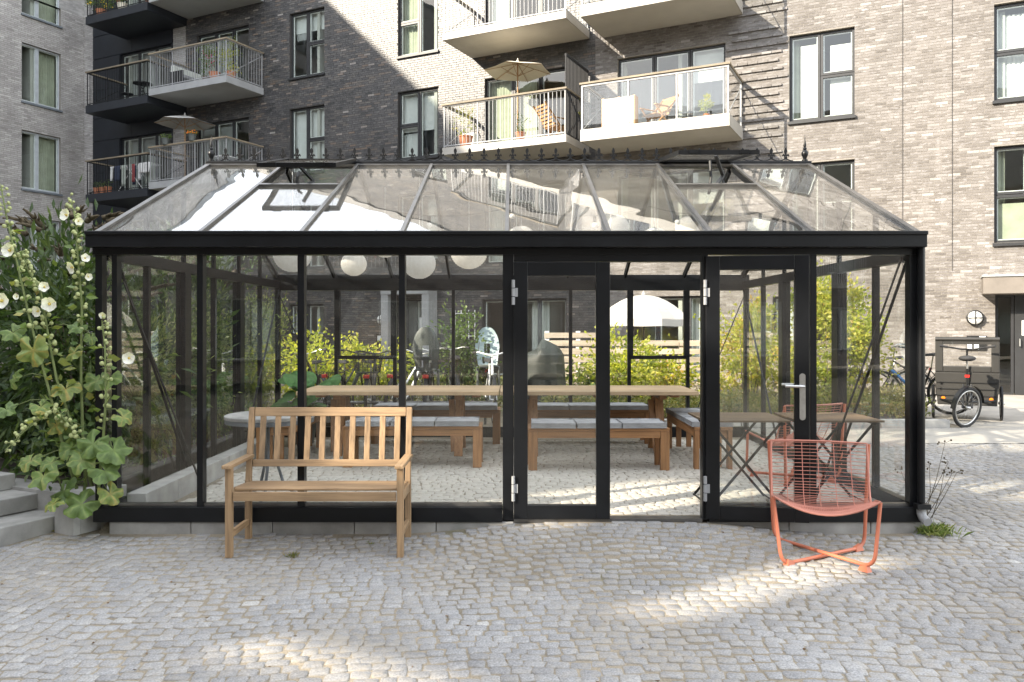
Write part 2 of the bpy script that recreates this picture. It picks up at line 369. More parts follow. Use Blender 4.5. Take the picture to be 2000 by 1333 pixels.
def sandmat():
    m, nt, b = newmat('joint_sand'); n = noise(nt, 2.2, 6); n2 = noise(nt, 120, 3); n3 = noise(nt, 1.1, 4)
    c = ramp(nt, [(.3, (.17, .145, .105)), (.6, (.27, .23, .17)), (.8, (.34, .295, .22))], n.outputs[0])
    moss = ramp(nt, [(.60, (0, 0, 0)), (.72, (.75, .75, .75))], n3.outputs[0])
    c2 = mixc(nt, c.outputs[0], (.07, .075, .035), moss.outputs[0])
    k = ramp(nt, [(.3, (.7,)*3), (.7, (1.25,)*3)], n2.outputs[0]); nt.links.new(mixc(nt, c2, k.outputs[0], 1, 'MULTIPLY'), b.inputs['Base Color'])
    b.inputs['Roughness'].default_value = .95; bump(nt, b, n2.outputs[0], .6, .004); return m
def settmat():
    m, nt, b = newmat('granite_sett'); at = nt.nodes.new('ShaderNodeAttribute'); at.attribute_name = 'rnd'
    r = ramp(nt, [(0, (.215, .217, .222)), (.4, (.25, .252, .256)), (.8, (.285, .286, .288)), (.97, (.315, .314, .31)), (1, (.37, .365, .355))], at.outputs['Fac'])
    ge = nt.nodes.new('ShaderNodeNewGeometry')
    def wn(s, d=4):
        n = nt.nodes.new('ShaderNodeTexNoise'); n.inputs['Scale'].default_value = s; n.inputs['Detail'].default_value = d; nt.links.new(ge.outputs['Position'], n.inputs['Vector']); return n
    sp = wn(110, 3); big = wn(1.3, 5); med = wn(22, 5)
    k0 = ramp(nt, [(.3, (.62, .62, .63)), (.5, (1, 1, 1)), (.7, (1.4, 1.39, 1.37))], sp.outputs[0]); st_ = ramp(nt, [(.35, (.78, .77, .76)), (.6, (1.06, 1.06, 1.06))], wn(.8, 6).outputs[0]); k = nt.nodes.new('ShaderNodeMix'); k.data_type = 'RGBA'; k.blend_type = 'MULTIPLY'; k.inputs[0].default_value = 1; nt.links.new(k0.outputs[0], k.inputs[6]); nt.links.new(st_.outputs[0], k.inputs[7])
    c = mixc(nt, r.outputs[0], k.outputs[2], 1, 'MULTIPLY')
    dust_and_lift = ramp(nt, [(.36, (.06, .06, .06)), (.70, (.75,)*3)], big.outputs[0]); dm = ramp(nt, [(.42, (.15,)*3), (.62, (1,)*3)], med.outputs[0])
    ed = nt.nodes.new('ShaderNodeAttribute'); ed.attribute_name = 'edge'; em = ramp(nt, [(.35, (.1,)*3), (.65, (1,)*3)], wn(30, 5).outputs[0]); ek = mixc(nt, ed.outputs['Color'], em.outputs[0], 1, 'MULTIPLY')
    f = mixc(nt, mixc(nt, dust_and_lift.outputs[0], dm.outputs[0], 1, 'MULTIPLY'), ek, .75, 'SCREEN')
    da = nt.nodes.new('ShaderNodeAttribute'); da.attribute_name = 'dust_and_lift'; dk = nt.nodes.new('ShaderNodeMath'); dk.operation = 'MULTIPLY'; dk.inputs[1].default_value = .75; nt.links.new(da.outputs['Fac'], dk.inputs[0])
    nt.links.new(mixc(nt, mixc(nt, c, (.305, .27, .215), f), (.52, .485, .42), dk.outputs[0]), b.inputs['Base Color']); b.inputs['Roughness'].default_value = .78  # indoor setts: sandy dust plus paler colour making up for light lost through glass
    n3 = wn(70, 4); bump(nt, b, n3.outputs[0], .55, .006); return m
M['sand'] = sandmat(); M['sett'] = settmat()
me = npmesh('ground', V, F, np.full(len(V), .5), M['sand'])
me.polygons.foreach_set('use_smooth', [True]*len(me.polygons))
ground = link('ground', me); tag(ground, kind='structure')
rng = np.random.default_rng(5); rnd = random.Random(5)
def sett_shape(wd, dp, rs):
    # irregular rounded block top: three rings, the outer one sunk
    ca = rs.uniform(.006, .014); v = []
    j = lambda a: rs.uniform(-a, a)
    hx, hy = wd/2, dp/2; c4 = [(-hx+j(.008), -hy+j(.008)), (hx+j(.008), -hy+j(.008)), (hx+j(.008), hy+j(.008)), (-hx+j(.008), hy+j(.008))]
    ring = []
    for i in range(4):
        p = Vector(c4[i]); a = Vector(c4[i-1]); b = Vector(c4[(i+1) % 4])
        ring += [p+(a-p).normalized()*ca, p+(b-p).normalized()*ca, (p+b)/2+Vector((j(.005), j(.005)))]
    h = .004; tx, ty = j(.025), j(.025)
    for k, z in ((1.0, -.03), (.985, -.0035), (.88, 0.0)):
        for p in ring:
            q = p*k; v.append((q.x, q.y, z+(tx*q.x+ty*q.y if k < 1 else 0)+(j(.0018) if k < .97 else 0)))
    v.append((j(.01), j(.01), .0015+j(.002)))
    f = []
    for r in range(2):
        for i in range(12): f.append((r*12+i, r*12+(i+1) % 12, (r+1)*12+(i+1) % 12, (r+1)*12+i))
    t = [(24+i, 24+(i+1) % 12, 36) for i in range(12)]
    return v, f, t
EDGE = [1.0]*24+[.22]*12+[0.0]
setts = []
for band, (y0, y1) in enumerate(((2.9, 6.5), (6.28, 10.75), (6.0, 10.2))):
    y = y0
    while y < y1:
        dp = rnd.uniform(.074, .092)
        xa, xb = ((-5.6, 8.8), (-2.78, 3.02), (3.24, 11.0))[band]
        x = xa+rnd.uniform(0, .1)
        while x < xb:
            wd = rnd.uniform(.072, .118)
            cx, cy = x+wd/2, y+dp/2
            wy = cy+(.16*math.sin(1.1*cx+.6)+.05*math.sin(2.7*cx+cy)+.02*math.sin(9*cx+7*cy)+(.10*cx if cx > 0 else -.03*cx)*(0 if band else -.55))*(1 if band == 0 else .18)
            setts.append((cx+.02*math.sin(3*cy), wy, wd-.004, dp-.004, band)); x += wd
        y += dp
keep = []
for s in setts:
    x, y, wd, dp, b = s
    if b == 0 and (y > 6.09 or y < 2.9): continue
    if b == 0 and x < -3.2 and y > 5.75+.3*(-3.2-x)*0: 
        if y > 6.15+ (x+3.47)*1.98 and x < -3.0: continue
    px = 1000+FPX*x/y; py = HZ+FPX*(CAMZ-g(x, y))/y
    if not (-500 < px < 2900) or py > 1560: continue
    inframe = 0 < px < 2000 and py < 1333
    if py < 860: continue
    keep.append((x, y, wd, dp, b, inframe))
order = sorted(range(len(keep)), key=lambda i: (not keep[i][5], keep[i][1]))
single = set(order[:300])
variants = []
for k in range(14):
    rs = random.Random(k+50); wd, dp = .098, .086
    v, f, t = sett_shape(wd, dp, rs); mb = MB(); mb.add(v, f+t, min(.95, max(0, rs.gauss(.5, .22))))
    mv = mb.mesh('sett', M['sett'], True); ea = mv.attributes.new('edge', 'FLOAT', 'POINT'); ea.data.foreach_set('value', EDGE); variants.append(mv)
VV = []; FQ = []; RR = []; IN = []
for i, (x, y, wd, dp, b, inf) in enumerate(keep):
    z = g(x, y)+rnd.uniform(-.003, .003)+(.003 if b == 1 else 0)
    rz = rnd.uniform(-.13, .13)+(.10*math.cos(1.1*x+.6)-(.055 if x > 0 else 0) if b == 0 else 0)
    if i in single:
        o = link('sett', variants[rnd.randrange(14)], ground); o.location = (x, y, z); o.rotation_euler = (0, 0, rz)
        o.scale = (wd/.098, dp/.086, 1)
        continue
    v, f, t = sett_shape(wd, dp, rnd); c, s = math.cos(rz), math.sin(rz); base = len(VV)
    VV += [(x+c*a-s*bb, y+s*a+c*bb, z+zz) for a, bb, zz in v]
    FQ += [tuple(q+base for q in ff) for ff in f]+[(a+base, bb+base, c2+base, c2+base) for a, bb, c2 in []]
    FQ += [(t[q][0]+base, t[q][1]+base, t[q+1][1]+base, 36+base) for q in range(0, 12, 2)]
    r_ = min(.95, max(0, rnd.gauss(.5, .22)))
    if rnd.random() < .004: r_ = 1.0
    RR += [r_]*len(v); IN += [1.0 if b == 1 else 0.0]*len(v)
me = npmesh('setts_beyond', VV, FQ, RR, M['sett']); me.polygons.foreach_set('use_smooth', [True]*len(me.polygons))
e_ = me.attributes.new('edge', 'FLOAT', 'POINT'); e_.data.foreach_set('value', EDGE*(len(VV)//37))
a_ = me.attributes.new('dust_and_lift', 'FLOAT', 'POINT'); a_.data.foreach_set('value', IN)  # marks the indoor setts, dusted and brightened in colour
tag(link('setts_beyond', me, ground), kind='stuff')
# smooth pale paving between the setts and the far entrance
mb = MB(); 
for j in range(9):
    for i in range(14):
        pass
mb.add([(3.35, 10.15, .004), (14.5, 10.15, .004), (14.5, 15.2, .004), (9.2, 18.2, .004), (6.6, 18.4, .004), (6.6, 11.75, .004), (3.35, 11.75, .004)], [(0, 1, 2, 3, 4, 5, 6)])
tag(mb.build('pavement', M['asphalt']), kind='structure')
# raised planting beds
def bed(name, poly, z0, z1):
    mb = MB(); mb.prism(poly, z1-z0, Matrix.Translation((0, 0, (z0+z1)/2))); return tag(mb.build(name, M['soil']), kind='structure')
bed('planting_bed', [(-3.35, 6.35), (-3.35, 11.0), (-.6, 11.05), (-.6, 11.5), (-4, 14.5), (-9, 16.5), (-8, 9), (-5.2, 6.9)], -.2, .16)
bed('planting_bed', [(.4, 11.82), (6.25, 11.82), (6.1, 13.4), (.4, 13.4)], -.1, .10)
# kerb of the sunlit bed
kerb = thing('bed_kerb', 'pale concrete kerb along the sunlit shrub bed behind greenhouse', 'kerb', (0, 0, 0))
x = .3
while x < 6.2:
    MB().box(x, x+.985, 11.66, 11.80, -.1, .125).build('kerb_stone', M['concrete'], kerb, bevel=.008); x += 1.0
# ------------------------------------------------------------------ building frame: u along the facade to the right, v into the wall
P0 = Vector((10.7, 17.5, 0)); BA = R(26.36)
EX = Vector((math.cos(BA), -math.sin(BA), 0)); NX = Vector((-math.sin(BA), -math.cos(BA), 0))
def bw(u, v, z): return P0+EX*u-NX*v+Vector((0, 0, z))
def fu(px, d=0):
    k = (px-1000)/FPX; x0 = P0.x+NX.x*d; y0 = P0.y+NX.y*d
    return (k*y0-x0)/(EX.x-k*EX.y)
def fz(px, py, d=0):
    u = fu(px, d); return CAMZ+(HZ-py)*(P0.y+NX.y*d+EX.y*u)/FPX
LV = [0.0, 3.2, 6.28, 9.37, 12.46]; ROOF = 16.7; TALL = LV+[15.55, 18.64]; WH = 22.5
def wall_mesh(u0, u1, z0, z1, holes, depth=.16):
    us = sorted({u0, u1}|{h[0] for h in holes}|{h[1] for h in holes}); zs = sorted({z0, z1}|{h[2] for h in holes}|{h[3] for h in holes})
    mb = MB()
    for a, b in zip(us, us[1:]):
        for c, d in zip(zs, zs[1:]):
            mu, mz = (a+b)/2, (c+d)/2
            if any(h[0] < mu < h[1] and h[2] < mz < h[3] for h in holes): continue
            mb.add([(a, 0, c), (b, 0, c), (b, 0, d), (a, 0, d)], [(0, 1, 2, 3)])
    for a, b, c, d in holes:
        for p, q in (((a, c), (a, d)), ((a, d), (b, d)), ((b, d), (b, c)), ((b, c), (a, c))):
            mb.add([(p[0], 0, p[1]), (q[0], 0, q[1]), (q[0], depth, q[1]), (p[0], depth, p[1])], [(0, 1, 2, 3)])
    return mb
BW, BH, BL = .228, .054, .24
def bricks(wall, u0, u1, z0, z1, holes, mat, seed, nsingle, near, proud=None):
    """brick faces over the mortar; `near` ranks them, the nsingle best become objects"""
    rs = random.Random(seed); L = []; k = 0; z = z0
    while z+.067 <= z1+.02:
        off = (k % 2)*.12+rs.uniform(-.03, .03); u = u0-off; k += 1
        while u < u1:
            a, b = max(u, u0)+.006, min(u+BL, u1)-.006; u += BL
            segs = [(a, b)]
            for h in holes:
                if h[2] < z+.06 and h[3] > z+.006:
                    ns = []
                    for p, q in segs:
                        if q <= h[0] or p >= h[1]: ns.append((p, q))
                        else:
                            if p < h[0]-.03: ns.append((p, h[0]))
                            if q > h[1]+.03: ns.append((h[1], q))
                    segs = ns
            for p, q in segs:
                if q-p > .03: L.append((p, q, z+.0065, k))
        z += .067
    idx = sorted(range(len(L)), key=lambda i: near(*L[i][:3])) if nsingle else []
    single = []
    for i in idx:
        if len(single) >= nsingle: break
        if abs(L[i][1]-L[i][0]-BW) < .001: single.append(i)
    ss = set(single)
    mes = []
    if nsingle:
        for q in range(12):
            r_ = (q+.5)/12; mes.append(MB().box(0, BW, -.012, .004, 0, BH, r_).mesh('brick', mat))
    n = len(L)-len(ss); V = np.zeros((n, 8, 3), np.float32); Rn = np.zeros((n, 8), np.float32); i2 = 0
    for i, (p, q, z, kk) in enumerate(L):
        pr = -.0055+rs.uniform(-.002, .0015); r_ = min(1, max(0, rs.gauss(.45, .2)))
        if rs.random() < .05: r_ = rs.uniform(.85, 1)
        if proud:
            for (a, b, c, d, every, amt) in proud:
                if a <= p and q <= b and c <= z <= d and kk % every == 0: pr -= amt
        if i in ss:
            o = link('brick', mes[int(min(.999, r_)*12)], wall); o.location = (p, pr+.012, z); continue
        V[i2] = [(p, pr, z), (q, pr, z), (q, pr, z+BH), (p, pr, z+BH), (p, .004, z), (q, .004, z), (q, .004, z+BH), (p, .004, z+BH)]; Rn[i2] = r_; i2 += 1
    base = (np.arange(n)*8)[:, None, None]; fq = np.array([(0, 1, 2, 3), (4, 5, 1, 0), (1, 5, 6, 2), (3, 2, 6, 7), (4, 0, 3, 7)])[None]
    me = npmesh('brickwork', V.reshape(-1, 3), (base+fq).reshape(-1, 4), Rn.ravel(), mat, True)
    tag(link('brickwork', me, wall), kind='stuff')
def curtain(parent, u0, u1, z0, z1, v, mat, seed=0, folds=.09, name='curtain'):
    rs = random.Random(seed); n = max(4, int((u1-u0)/.03)); vs = []; ph = rs.uniform(0, 6)
    for i in range(n+1):
        u = u0+(u1-u0)*i/n; y = v+.025*math.sin(u*6.28/folds+ph)+.012*math.sin(u*21+ph)
        vs += [(u, y, z0), (u, y, z1)]
    mb = MB(); mb.add(vs, [(2*i, 2*i+2, 2*i+3, 2*i+1) for i in range(n)]); return mb.build(name, mat, parent, 2)
def blind(parent, u0, u1, z0, z1, v, mat):
    mb = MB(); z = z1
    while z > z0:
        mb.add([(u0, v-.008, z-.022), (u1, v-.008, z-.022), (u1, v+.008, z-.002), (u0, v+.008, z-.002)], [(0, 1, 2, 3)]); z -= .024
    return mb.build('blind', mat, parent)
wseed = [0]
def window(bld, u0, u1, z0, z1, kind='LT', fmat='frame_dark', smat='frame_dark', dress=None, sill=True, depth=.09, opened=None, inner='frame_white'):
    """kind: cells as list of (a,b,c,d) in 0..1 across and up"""
    wseed[0] += 1; rs = random.Random(wseed[0])
    K = {'LT': [(0, .48, 0, 1), (.48, 1, 0, .5), (.48, 1, .5, 1)], 'RT': [(0, .5, 0, .5), (0, .5, .5, 1), (.5, 1, 0, 1)],
         'D3': [(0, .345, 0, 1), (.345, .68, 0, 1), (.68, 1, 0, 1)], 'D2': [(0, .5, 0, 1), (.5, 1, 0, 1)], 'H2': [(0, .5, 0, .5), (0, .5, .5, 1), (.5, 1, 0, .5), (.5, 1, .5, 1)],
         'P2': [(0, .42, 0, 1), (.42, 1, 0, 1)], 'S': [(0, 1, 0, 1)]}[kind]
    mb = MB(); fw = .055; y0, y1 = depth, depth+.07; inn = MB(); panes = []
    for a, b, c, d in K:
        A, B, C, D = u0+(u1-u0)*a, u0+(u1-u0)*b, z0+(z1-z0)*c, z0+(z1-z0)*d
        A += .006; B -= .006; C += .006; D -= .006
        mb.box(A, A+fw, y0, y1, C, D); mb.box(B-fw, B, y0, y1, C, D); mb.box(A+fw, B-fw, y0, y1, C, C+fw); mb.box(A+fw, B-fw, y0, y1, D-fw, D)
        panes.append((A+fw, B-fw, C+fw, D-fw))
    w = mb.build('window', M[fmat], bld)
    for A, B, C, D in panes:
        t = rs.uniform(-.004, .004); t2 = rs.uniform(-.003, .003); y = y0+.03
        p = MB(); p.add([(A, y-t, C-0), (B, y+t, C), (B, y+t+t2, D), (A, y-t+t2, D)], [(0, 1, 2, 3)]); p.build('pane', M['winglass'], w)
        if inner:
            q = MB(); e = .025; yy = (y+.012, y+.045)
            q.box(A, A+e, *yy, C, D); q.box(B-e, B, *yy, C, D); q.box(A+e, B-e, *yy, C, C+e); q.box(A+e, B-e, *yy, D-e, D); q.build('inner_frame', M[inner], w)
    if sill: MB().box(u0-.03, u1+.03, -.07, depth+.02, z0-.075, z0-.01).build('sill', M[smat], w)
    for dr in (dress or []):
        t, a, b, c, d, m = dr; A, B, C, D = u0+(u1-u0)*a, u0+(u1-u0)*b, z0+(z1-z0)*c, z0+(z1-z0)*d
        if t == 'c': curtain(w, A, B, C, D, depth+.24, M[m], wseed[0])
        elif t == 'b': blind(w, A, B, C, D, depth+.19, M[m])
        else: MB().box(A, B, depth+.18, depth+.19, C, D).build('roller_blind', M[m], w)
    return w
def balcony(bld, u0, u1, z, D, th, slab, rail, soffit, style='bars', H=1.16, hand='handrail', left_side=True, rods=True):
    b = MB().box(u0, u1, -D, -.02, z-th, z).build('balcony', M[slab], bld)
    MB().box(u0+.03, u1-.03, -D+.03, -.03, z-th-.006, z-th-.001).build('soffit', M[soffit], b)
    mb = MB(); inset = .04; zt = z+H; yf = -D+inset
    xl, xr = u0+inset, u1-inset
    if style == 'bars':
        n = int((xr-xl)/.112)
        for i in range(n+1):
            x = xl+(xr-xl)*i/n; big = i % 9 == 0 or i == n; t = .014 if big else .0055
            mb.box(x-t, x+t, yf-t*.8, yf+t*.8, z-.06 if big else z+.05, zt-.03)
        mb.box(xl, xr, yf-.012, yf+.012, z+.04, z+.065); mb.box(xl, xr, yf-.02, yf+.02, zt-.05, zt-.025)
        m = int((D-.1)/.112)
        for x in (xl, xr):
            for i in range(1, m+1):
                y = yf+(D-.1)*i/m; t = .014 if i == m else .0055
                mb.box(x-t*.8, x+t*.8, y-t, y+t, z+.05 if i < m else z-.06, zt-.03)
            mb.box(x-.012, x+.012, yf, -.06, z+.04, z+.065); mb.box(x-.02, x+.02, yf, -.06, zt-.05, zt-.025)
            if rods: mb.beam((x, yf+.1, z+.08), (x, -.05, zt-.1), .016, .016)
    else:
        n = 3
        for i in range(n+1):
            x = xl+(xr-xl)*i/n; mb.box(x-.022, x+.022, yf-.02, yf+.02, z-.1, zt-.03)
        for x in (xl, xr):
            mb.box(x-.02, x+.02, -.11, -.06, z-.1, zt-.03); mb.beam((x, yf+.1, z+.05), (x, -.08, zt-.15), .016, .016)
            mb.box(x-.02, x+.02, yf+.021, -.111, zt-.06, zt-.025)
        mb.box(xl, xr, yf-.019, yf+.019, zt-.08, zt-.03)
    mb.build('railing', M[rail], b)
    if style != 'bars':
        for i in range(3):
            a = xl+(xr-xl)*i/3+.04; c = xl+(xr-xl)*(i+1)/3-.04
            MB().box(a, c, yf-.005, yf+.005, z+.04, zt-.09).build('pane', M['glass'], b)
        for x in (xl, xr): MB().box(x-.004, x+.004, yf+.06, -.14, z+.04, zt-.09).build('pane', M['glass'], b)
    h = MB(); h.box(u0-.02, u1+.02, -D-.015, -D+.085, zt-.025, zt+.02)
    for x in (xl, xr): h.box(x-.05, x+.05, -D+.086, -.03, zt-.025, zt+.02)
    h.build('handrail', M[hand], b)
    return b
def mass(bld, u0, u1, v0, v1, z0, z1, mat, name='wall'):
    return MB().box(u0, u1, v0, v1, z0, z1).build(name, mat, bld)
def interior(bld, u0, u1, back=3.6):
    mb = MB(); mb.add([(u0, back, -.1), (u1, back, -.1), (u1, back, ROOF), (u0, back, ROOF)], [(0, 1, 2, 3)])
    for z in LV: mb.box(u0, u1, .17, back, z-.3, z-.02)
    u = u0+2.2
    while u < u1: mb.box(u, u+.1, .17, back-.02, 0, ROOF-.4); u += 4.4
    mb.box(u0+.02, u0+.1, .17, back, -.1, ROOF-.4).box(u1-.1, u1-.02, .17, back, -.1, ROOF-.4); mb.build('interior', M['room'], bld)
def lampround(bld, u, z, name='wall_lamp'):
    l = MB(); X = Matrix.Translation((u, -.03, z)) @ Matrix.Rotation(R(90), 4, 'X')
    l.lathe([(.17, -.03), (.17, .06), (.15, .075)], 20, X); o = l.build(name, M['blackmetal'], bld, True)
    q = MB(); q.lathe([(.145, .07), (.13, .11), (.07, .135), (.002, .14)], 20, X); q.build('shade', M['lampglass'], o, 2)
    c = MB(); c.M = Matrix.Translation((u, 0, z)); c.box(-.15, .15, -.185, -.17, -.01, .01); c.box(-.01, .01, -.187, -.168, -.15, .15); c.build('cross_bar', M['blackmetal'], o)
# ---- dark brick building (left of the colour change) ------------------------------------
UB = -9.46
dark = thing('apartment_building', 'dark charcoal brick apartment house with grey railed balconies and black clad bay', 'building', P0, -BA)
C0, C1 = -29.54, -25.31
holes = []; W_list = []
for l in range(1, 5):
    z = LV[l]
    holes += [(-19.99, -18.57, z+.15, z+2.24), (-15.78, -14.36, z+.23, z+2.25), (-12.81, -10.3, z+.05, z+2.25), (-24.15, -21.75, z+.05, z+2.2)]
holes += [(-20.03, -18.6, 1.2, 2.2), (-17.2, -16.8, .02, .03), (-15.8, -14.62, 0.0, 2.3), (-12.9, -10.3, .05, 2.25)]
holes = [h for h in holes if h[1]-h[0] > .5]
dholes = [(-28.05, -25.40, z-.1, z+2.13) for z in LV]
ZV = 13.2       # above this the brickwork is out of the picture
W1 = wall_mesh(-24.68, UB, -.15, ZV, [h for h in holes if h[2] < ZV-.01 and h[3] < ZV+3] if 0 else [h if h[3] <= ZV else (h[0], h[1], h[2], min(h[3], ZV)) for h in holes if h[2] < ZV-.05]).build('wall', M['mortar'], dark)
def near_dark(p, q, z): return -p+.3*abs(z-5)
bricks(W1, -24.68, UB, -.1, ZV, [h for h in holes if h[2] < ZV], M['brick_dark'], 11, 300, near_dark)
up = [h if h[2] >= ZV else (h[0], h[1], ZV, h[3]) for h in holes if h[3] > ZV+.05]
wall_mesh(-24.68, UB, ZV, ROOF, up).build('wall', M['far_dark'], dark)
# light brick strips and black cladding of the recessed bay
for a, b in ((-30.10, C0), (C1, -24.68)):
    wl = wall_mesh(a, b, -.15, ZV, []).build('wall', M['mortar_l'], dark); bricks(wl, a, b, -.1, ZV, [], M['brick_pale'], 3, 0, None)
    wall_mesh(a, b, ZV, ROOF, []).build('wall', M['far_pale'], dark)
wall_mesh(C0, C1, -.15, ROOF, dholes).build('backing_wall', M['clad'], dark)
for zl in LV:                               # cladding panels with open joints
    z = zl-.1
    for (a, b, c, d) in ((C0+.01, -28.06, z, z+1.04), (C0+.01, -28.06, z+1.05, z+2.22), (C0+.01, -27.4, z+2.24, z+3.07), (-27.39, C1-.01, z+2.24, z+3.07)):
        MB().box(a, b, -.025, -.003, c+.006, d-.006).build('cladding_panel', M['clad'], dark)
interior(dark, -30, UB)
mass(dark, -30.04, UB, 3.7, 12, -.2, ROOF-.05, M['roofing'], 'core')
MB().box(-30.04, UB, -.05, 3.69, ROOF-.02, ROOF+.25).build('roof', M['frame_dark'], dark)
CW, CG, CS = 'curtain_white', 'curtain_grey', 'curtain_green'
for l in range(1, 5):
    z = LV[l]
    dr = {3: [('p', .02, .98, .72, .98, CW), ('b', .05, .46, .62, .98, CW)], 2: [('p', .02, .98, .05, .98, CW)], 1: [('c', 0, .3, .02, .98, CG)]}.get(l, [('p', 0, 1, .6, 1, CW)])
    window(dark, -19.99, -18.57, z+.15, z+2.24, 'LT', dress=dr)
    dr = {3: [('c', .02, .46, .02, .98, CS)], 2: [('p', .02, .98, .42, .98, CW), ('c', .02, .4, .02, .4, CW)], 1: [('c', .6, 1, .02, .98, CG)]}.get(l, [('c', .3, 1, 0, 1, CG)])
    window(dark, -15.78, -14.36, z+.23, z+2.25, 'RT', dress=dr)
    window(dark, -12.81, -10.3, z+.05, z+2.25, 'D3', sill=False, dress=[('c', 0, .6, .01, .99, CS)] if l == 2 else [('c', 0, .25, .01, .99, CG)])
    window(dark, -24.15, -21.75, z+.05, z+2.2, 'D3', sill=False, dress=[('b', .02, .65, .1, .98, CW)])
for z in LV[1:]:
    window(dark, -28.05, -25.40, z-.1, z+2.13, 'D3', sill=False, dress=[('b', .02, .64, .05, .98, CW)])
    if z > 5: balcony(dark, -27.70, -24.62, z-.2, 1.65, .27, 'balc_black', 'blackmetal', 'balc_black')
window(dark, -28.05, -25.40, -.1, 2.13, 'D3', sill=False)
window(dark, -20.03, -18.6, 1.2, 2.2, 'D2', dress=[('c', 0, .28, 0, 1, CW)])
window(dark, -12.9, -10.3, .05, 2.25, 'D3', sill=False, dress=[('c', .55, .75, 0, 1, CW)])
for l in range(2, 5):
    z = LV[l]
    balcony(dark, -24.55, -21.08, z-.03, 1.65, .22, 'lightgrey', 'lightgrey', 'soffit_grey')
    balcony(dark, -13.22, -9.62, z, 1.65, .19, 'balc_white', 'lightgrey', 'soffit')
# open balcony door leaf on the grey balcony
dl = MB(); dl.M = Matrix.Translation((-21.75, .06, LV[3]+.05)) @ Matrix.Rotation(R(-80), 4, 'Z')
dl.box(-.78, -.72, -.03, .03, 0, 2.12); dl.box(-.06, 0, -.03, .03, 0, 2.12); dl.box(-.72, -.06, -.03, .03, 0, .07); dl.box(-.72, -.06, -.03, .03, 2.05, 2.12)
q = dl.build('open_door', M['frame_dark'], dark); dp = MB(); dp.M = dl.M; dp.box(-.72, -.06, -.004, .004, .07, 2.05); dp.build('pane', M['winglass'], q)
# ground floor porch with the pale surround
po = MB(); po.box(-16.05, -15.8, -.5, -.02, 0, 2.42); po.box(-14.62, -14.38, -.5, -.02, 0, 2.42); po.box(-16.05, -14.38, -.52, -.02, 2.421, 2.68); po = po.build('porch', M['lightgrey'], dark, bevel=.01)
MB().box(-15.79, -15.2, .10, .15, 0, 2.29).build('door', M['frame_dark'], dark)
w_ = window(dark, -15.2, -14.63, .02, 2.29, 'S', sill=False)
MB().box(-15.05, -14.85, .05, .055, 1.35, 1.75).build('notice', M['paperw'], w_)
lampround(dark, -16.32, 1.68)
MB().box(-16.55, -16.1, -.04, -.013, .85, 1.25).build('sign_panel', M['blackmetal'], dark)
MB().box(-16.5, -16.36, -.05, -.041, 1.05, 1.2).build('sign_panel', M['paperw'], dark)
# slatted privacy screen on the pale balcony
s = MB(); z = LV[2]
for i in range(17):
    y = -1.6+1.5*i/16; s.box(-9.66, -9.625, y-.02, y+.02, z-.1, z+1.98)
s.box(-9.67, -9.62, -1.62, -.08, z+1.98, z+2.03); s.build('privacy_screen', M['rubber'], dark)
# ---- grey-brown brick building on the right ---------------------------------------------
UR = 9.0
light = thing('apartment_building', 'sunlit grey brown brick apartment house with glass railed balcony and entrance canopy', 'building', P0, -BA)
hl = []
for l in range(1, 5):
    z = LV[l]; hl += [(-8.84, -6.03, z+.05, z+2.24), (-4.52, -3.07, z+.1, z+2.16), (-.28, 1.62, z+.08, z+2.17), (5.2, 6.7, z+.08, z+2.17)]
hl += [(-8.6, -6.2, .05, 2.25), (-4.9, -3.4, .9, 2.2), (-.26, 1.7, -.02, 2.16)]
LW = wall_mesh(UB, UR, -.15, ZV, [h if h[3] <= ZV else (h[0], h[1], h[2], ZV) for h in hl if h[2] < ZV-.05]).build('wall', M['mortar_l'], light)
relief = [(-6.0, -4.54, LV[l]-.4, LV[l]+2.6, 3, .045) for l in (1, 2, 3)]
bricks(LW, UB, UR if 0 else 3.2, -.1, ZV, [h for h in hl if h[2] < ZV], M['brick_light'], 21, 300, lambda p, q, z: (0 if (p < 0.35 and -.1 < z < 8.0) else 50)-p, relief)
wall_mesh(UB, UR, ZV, ROOF, [h if h[2] >= ZV else (h[0], h[1], ZV, h[3]) for h in hl if h[3] > ZV+.05]).build('wall', M['far_light'], light)
wall_mesh(3.2, UR, -.15, ZV, [h for h in hl if h[0] > 3.3 and h[2] < ZV]).build('wall', M['far_light'], light).location = (0, -.012, 0)
interior(light, UB, UR)
mass(light, UB+.005, UR, 3.7, 12, -.2, ROOF-.05, M['roofing'], 'core')
MB().box(UB+.005, UR, -.05, 3.69, ROOF-.02, ROOF+.25).build('roof', M['frame_dark'], light)
mj = MB()
for px in (1763, 1860):
    u = fu(px); mj.box(u-.006, u+.006, -.0145, -.004, 2.7, ZV)
mj.build('movement_joint', M['mortar'], light)
for l in range(1, 5):
    z = LV[l]
    window(light, -8.84, -6.03, z+.05, z+2.24, 'D3', sill=False, dress=[('p', .7, 1, .62, 1, CW), ('c', .0, .06, 0, 1, CS)])
    window(light, -4.52, -3.07, z+.1, z+2.16, 'LT', dress={2: [('c', .02, .14, 0, 1, CS), ('p', .16, .44, 0, .9, CW), ('p', .62, .95, 0, .86, CW)], 1: [('c', 0, .1, 0, 1, CG)]}.get(l, [('p', .05, .45, 0, 1, CW)]))
    window(light, -.28, 1.62, z+.08, z+2.17, 'H2', dress={2: [('b', 0, .12, 0, 1, CG), ('c', .1, .6, 0, .92, CW)], 1: [('c', .02, .12, .3, 1, CS), ('c', .3, .6, .48, 1, CW), ('p', .04, .5, 0, .42, 'curtain_green')]}.get(l, [('c', .1, .5, 0, 1, CW)]))
window(light, -8.6, -6.2, .05, 2.25, 'D3', sill=False, dress=[('c', .6, .9, 0, 1, CW)])
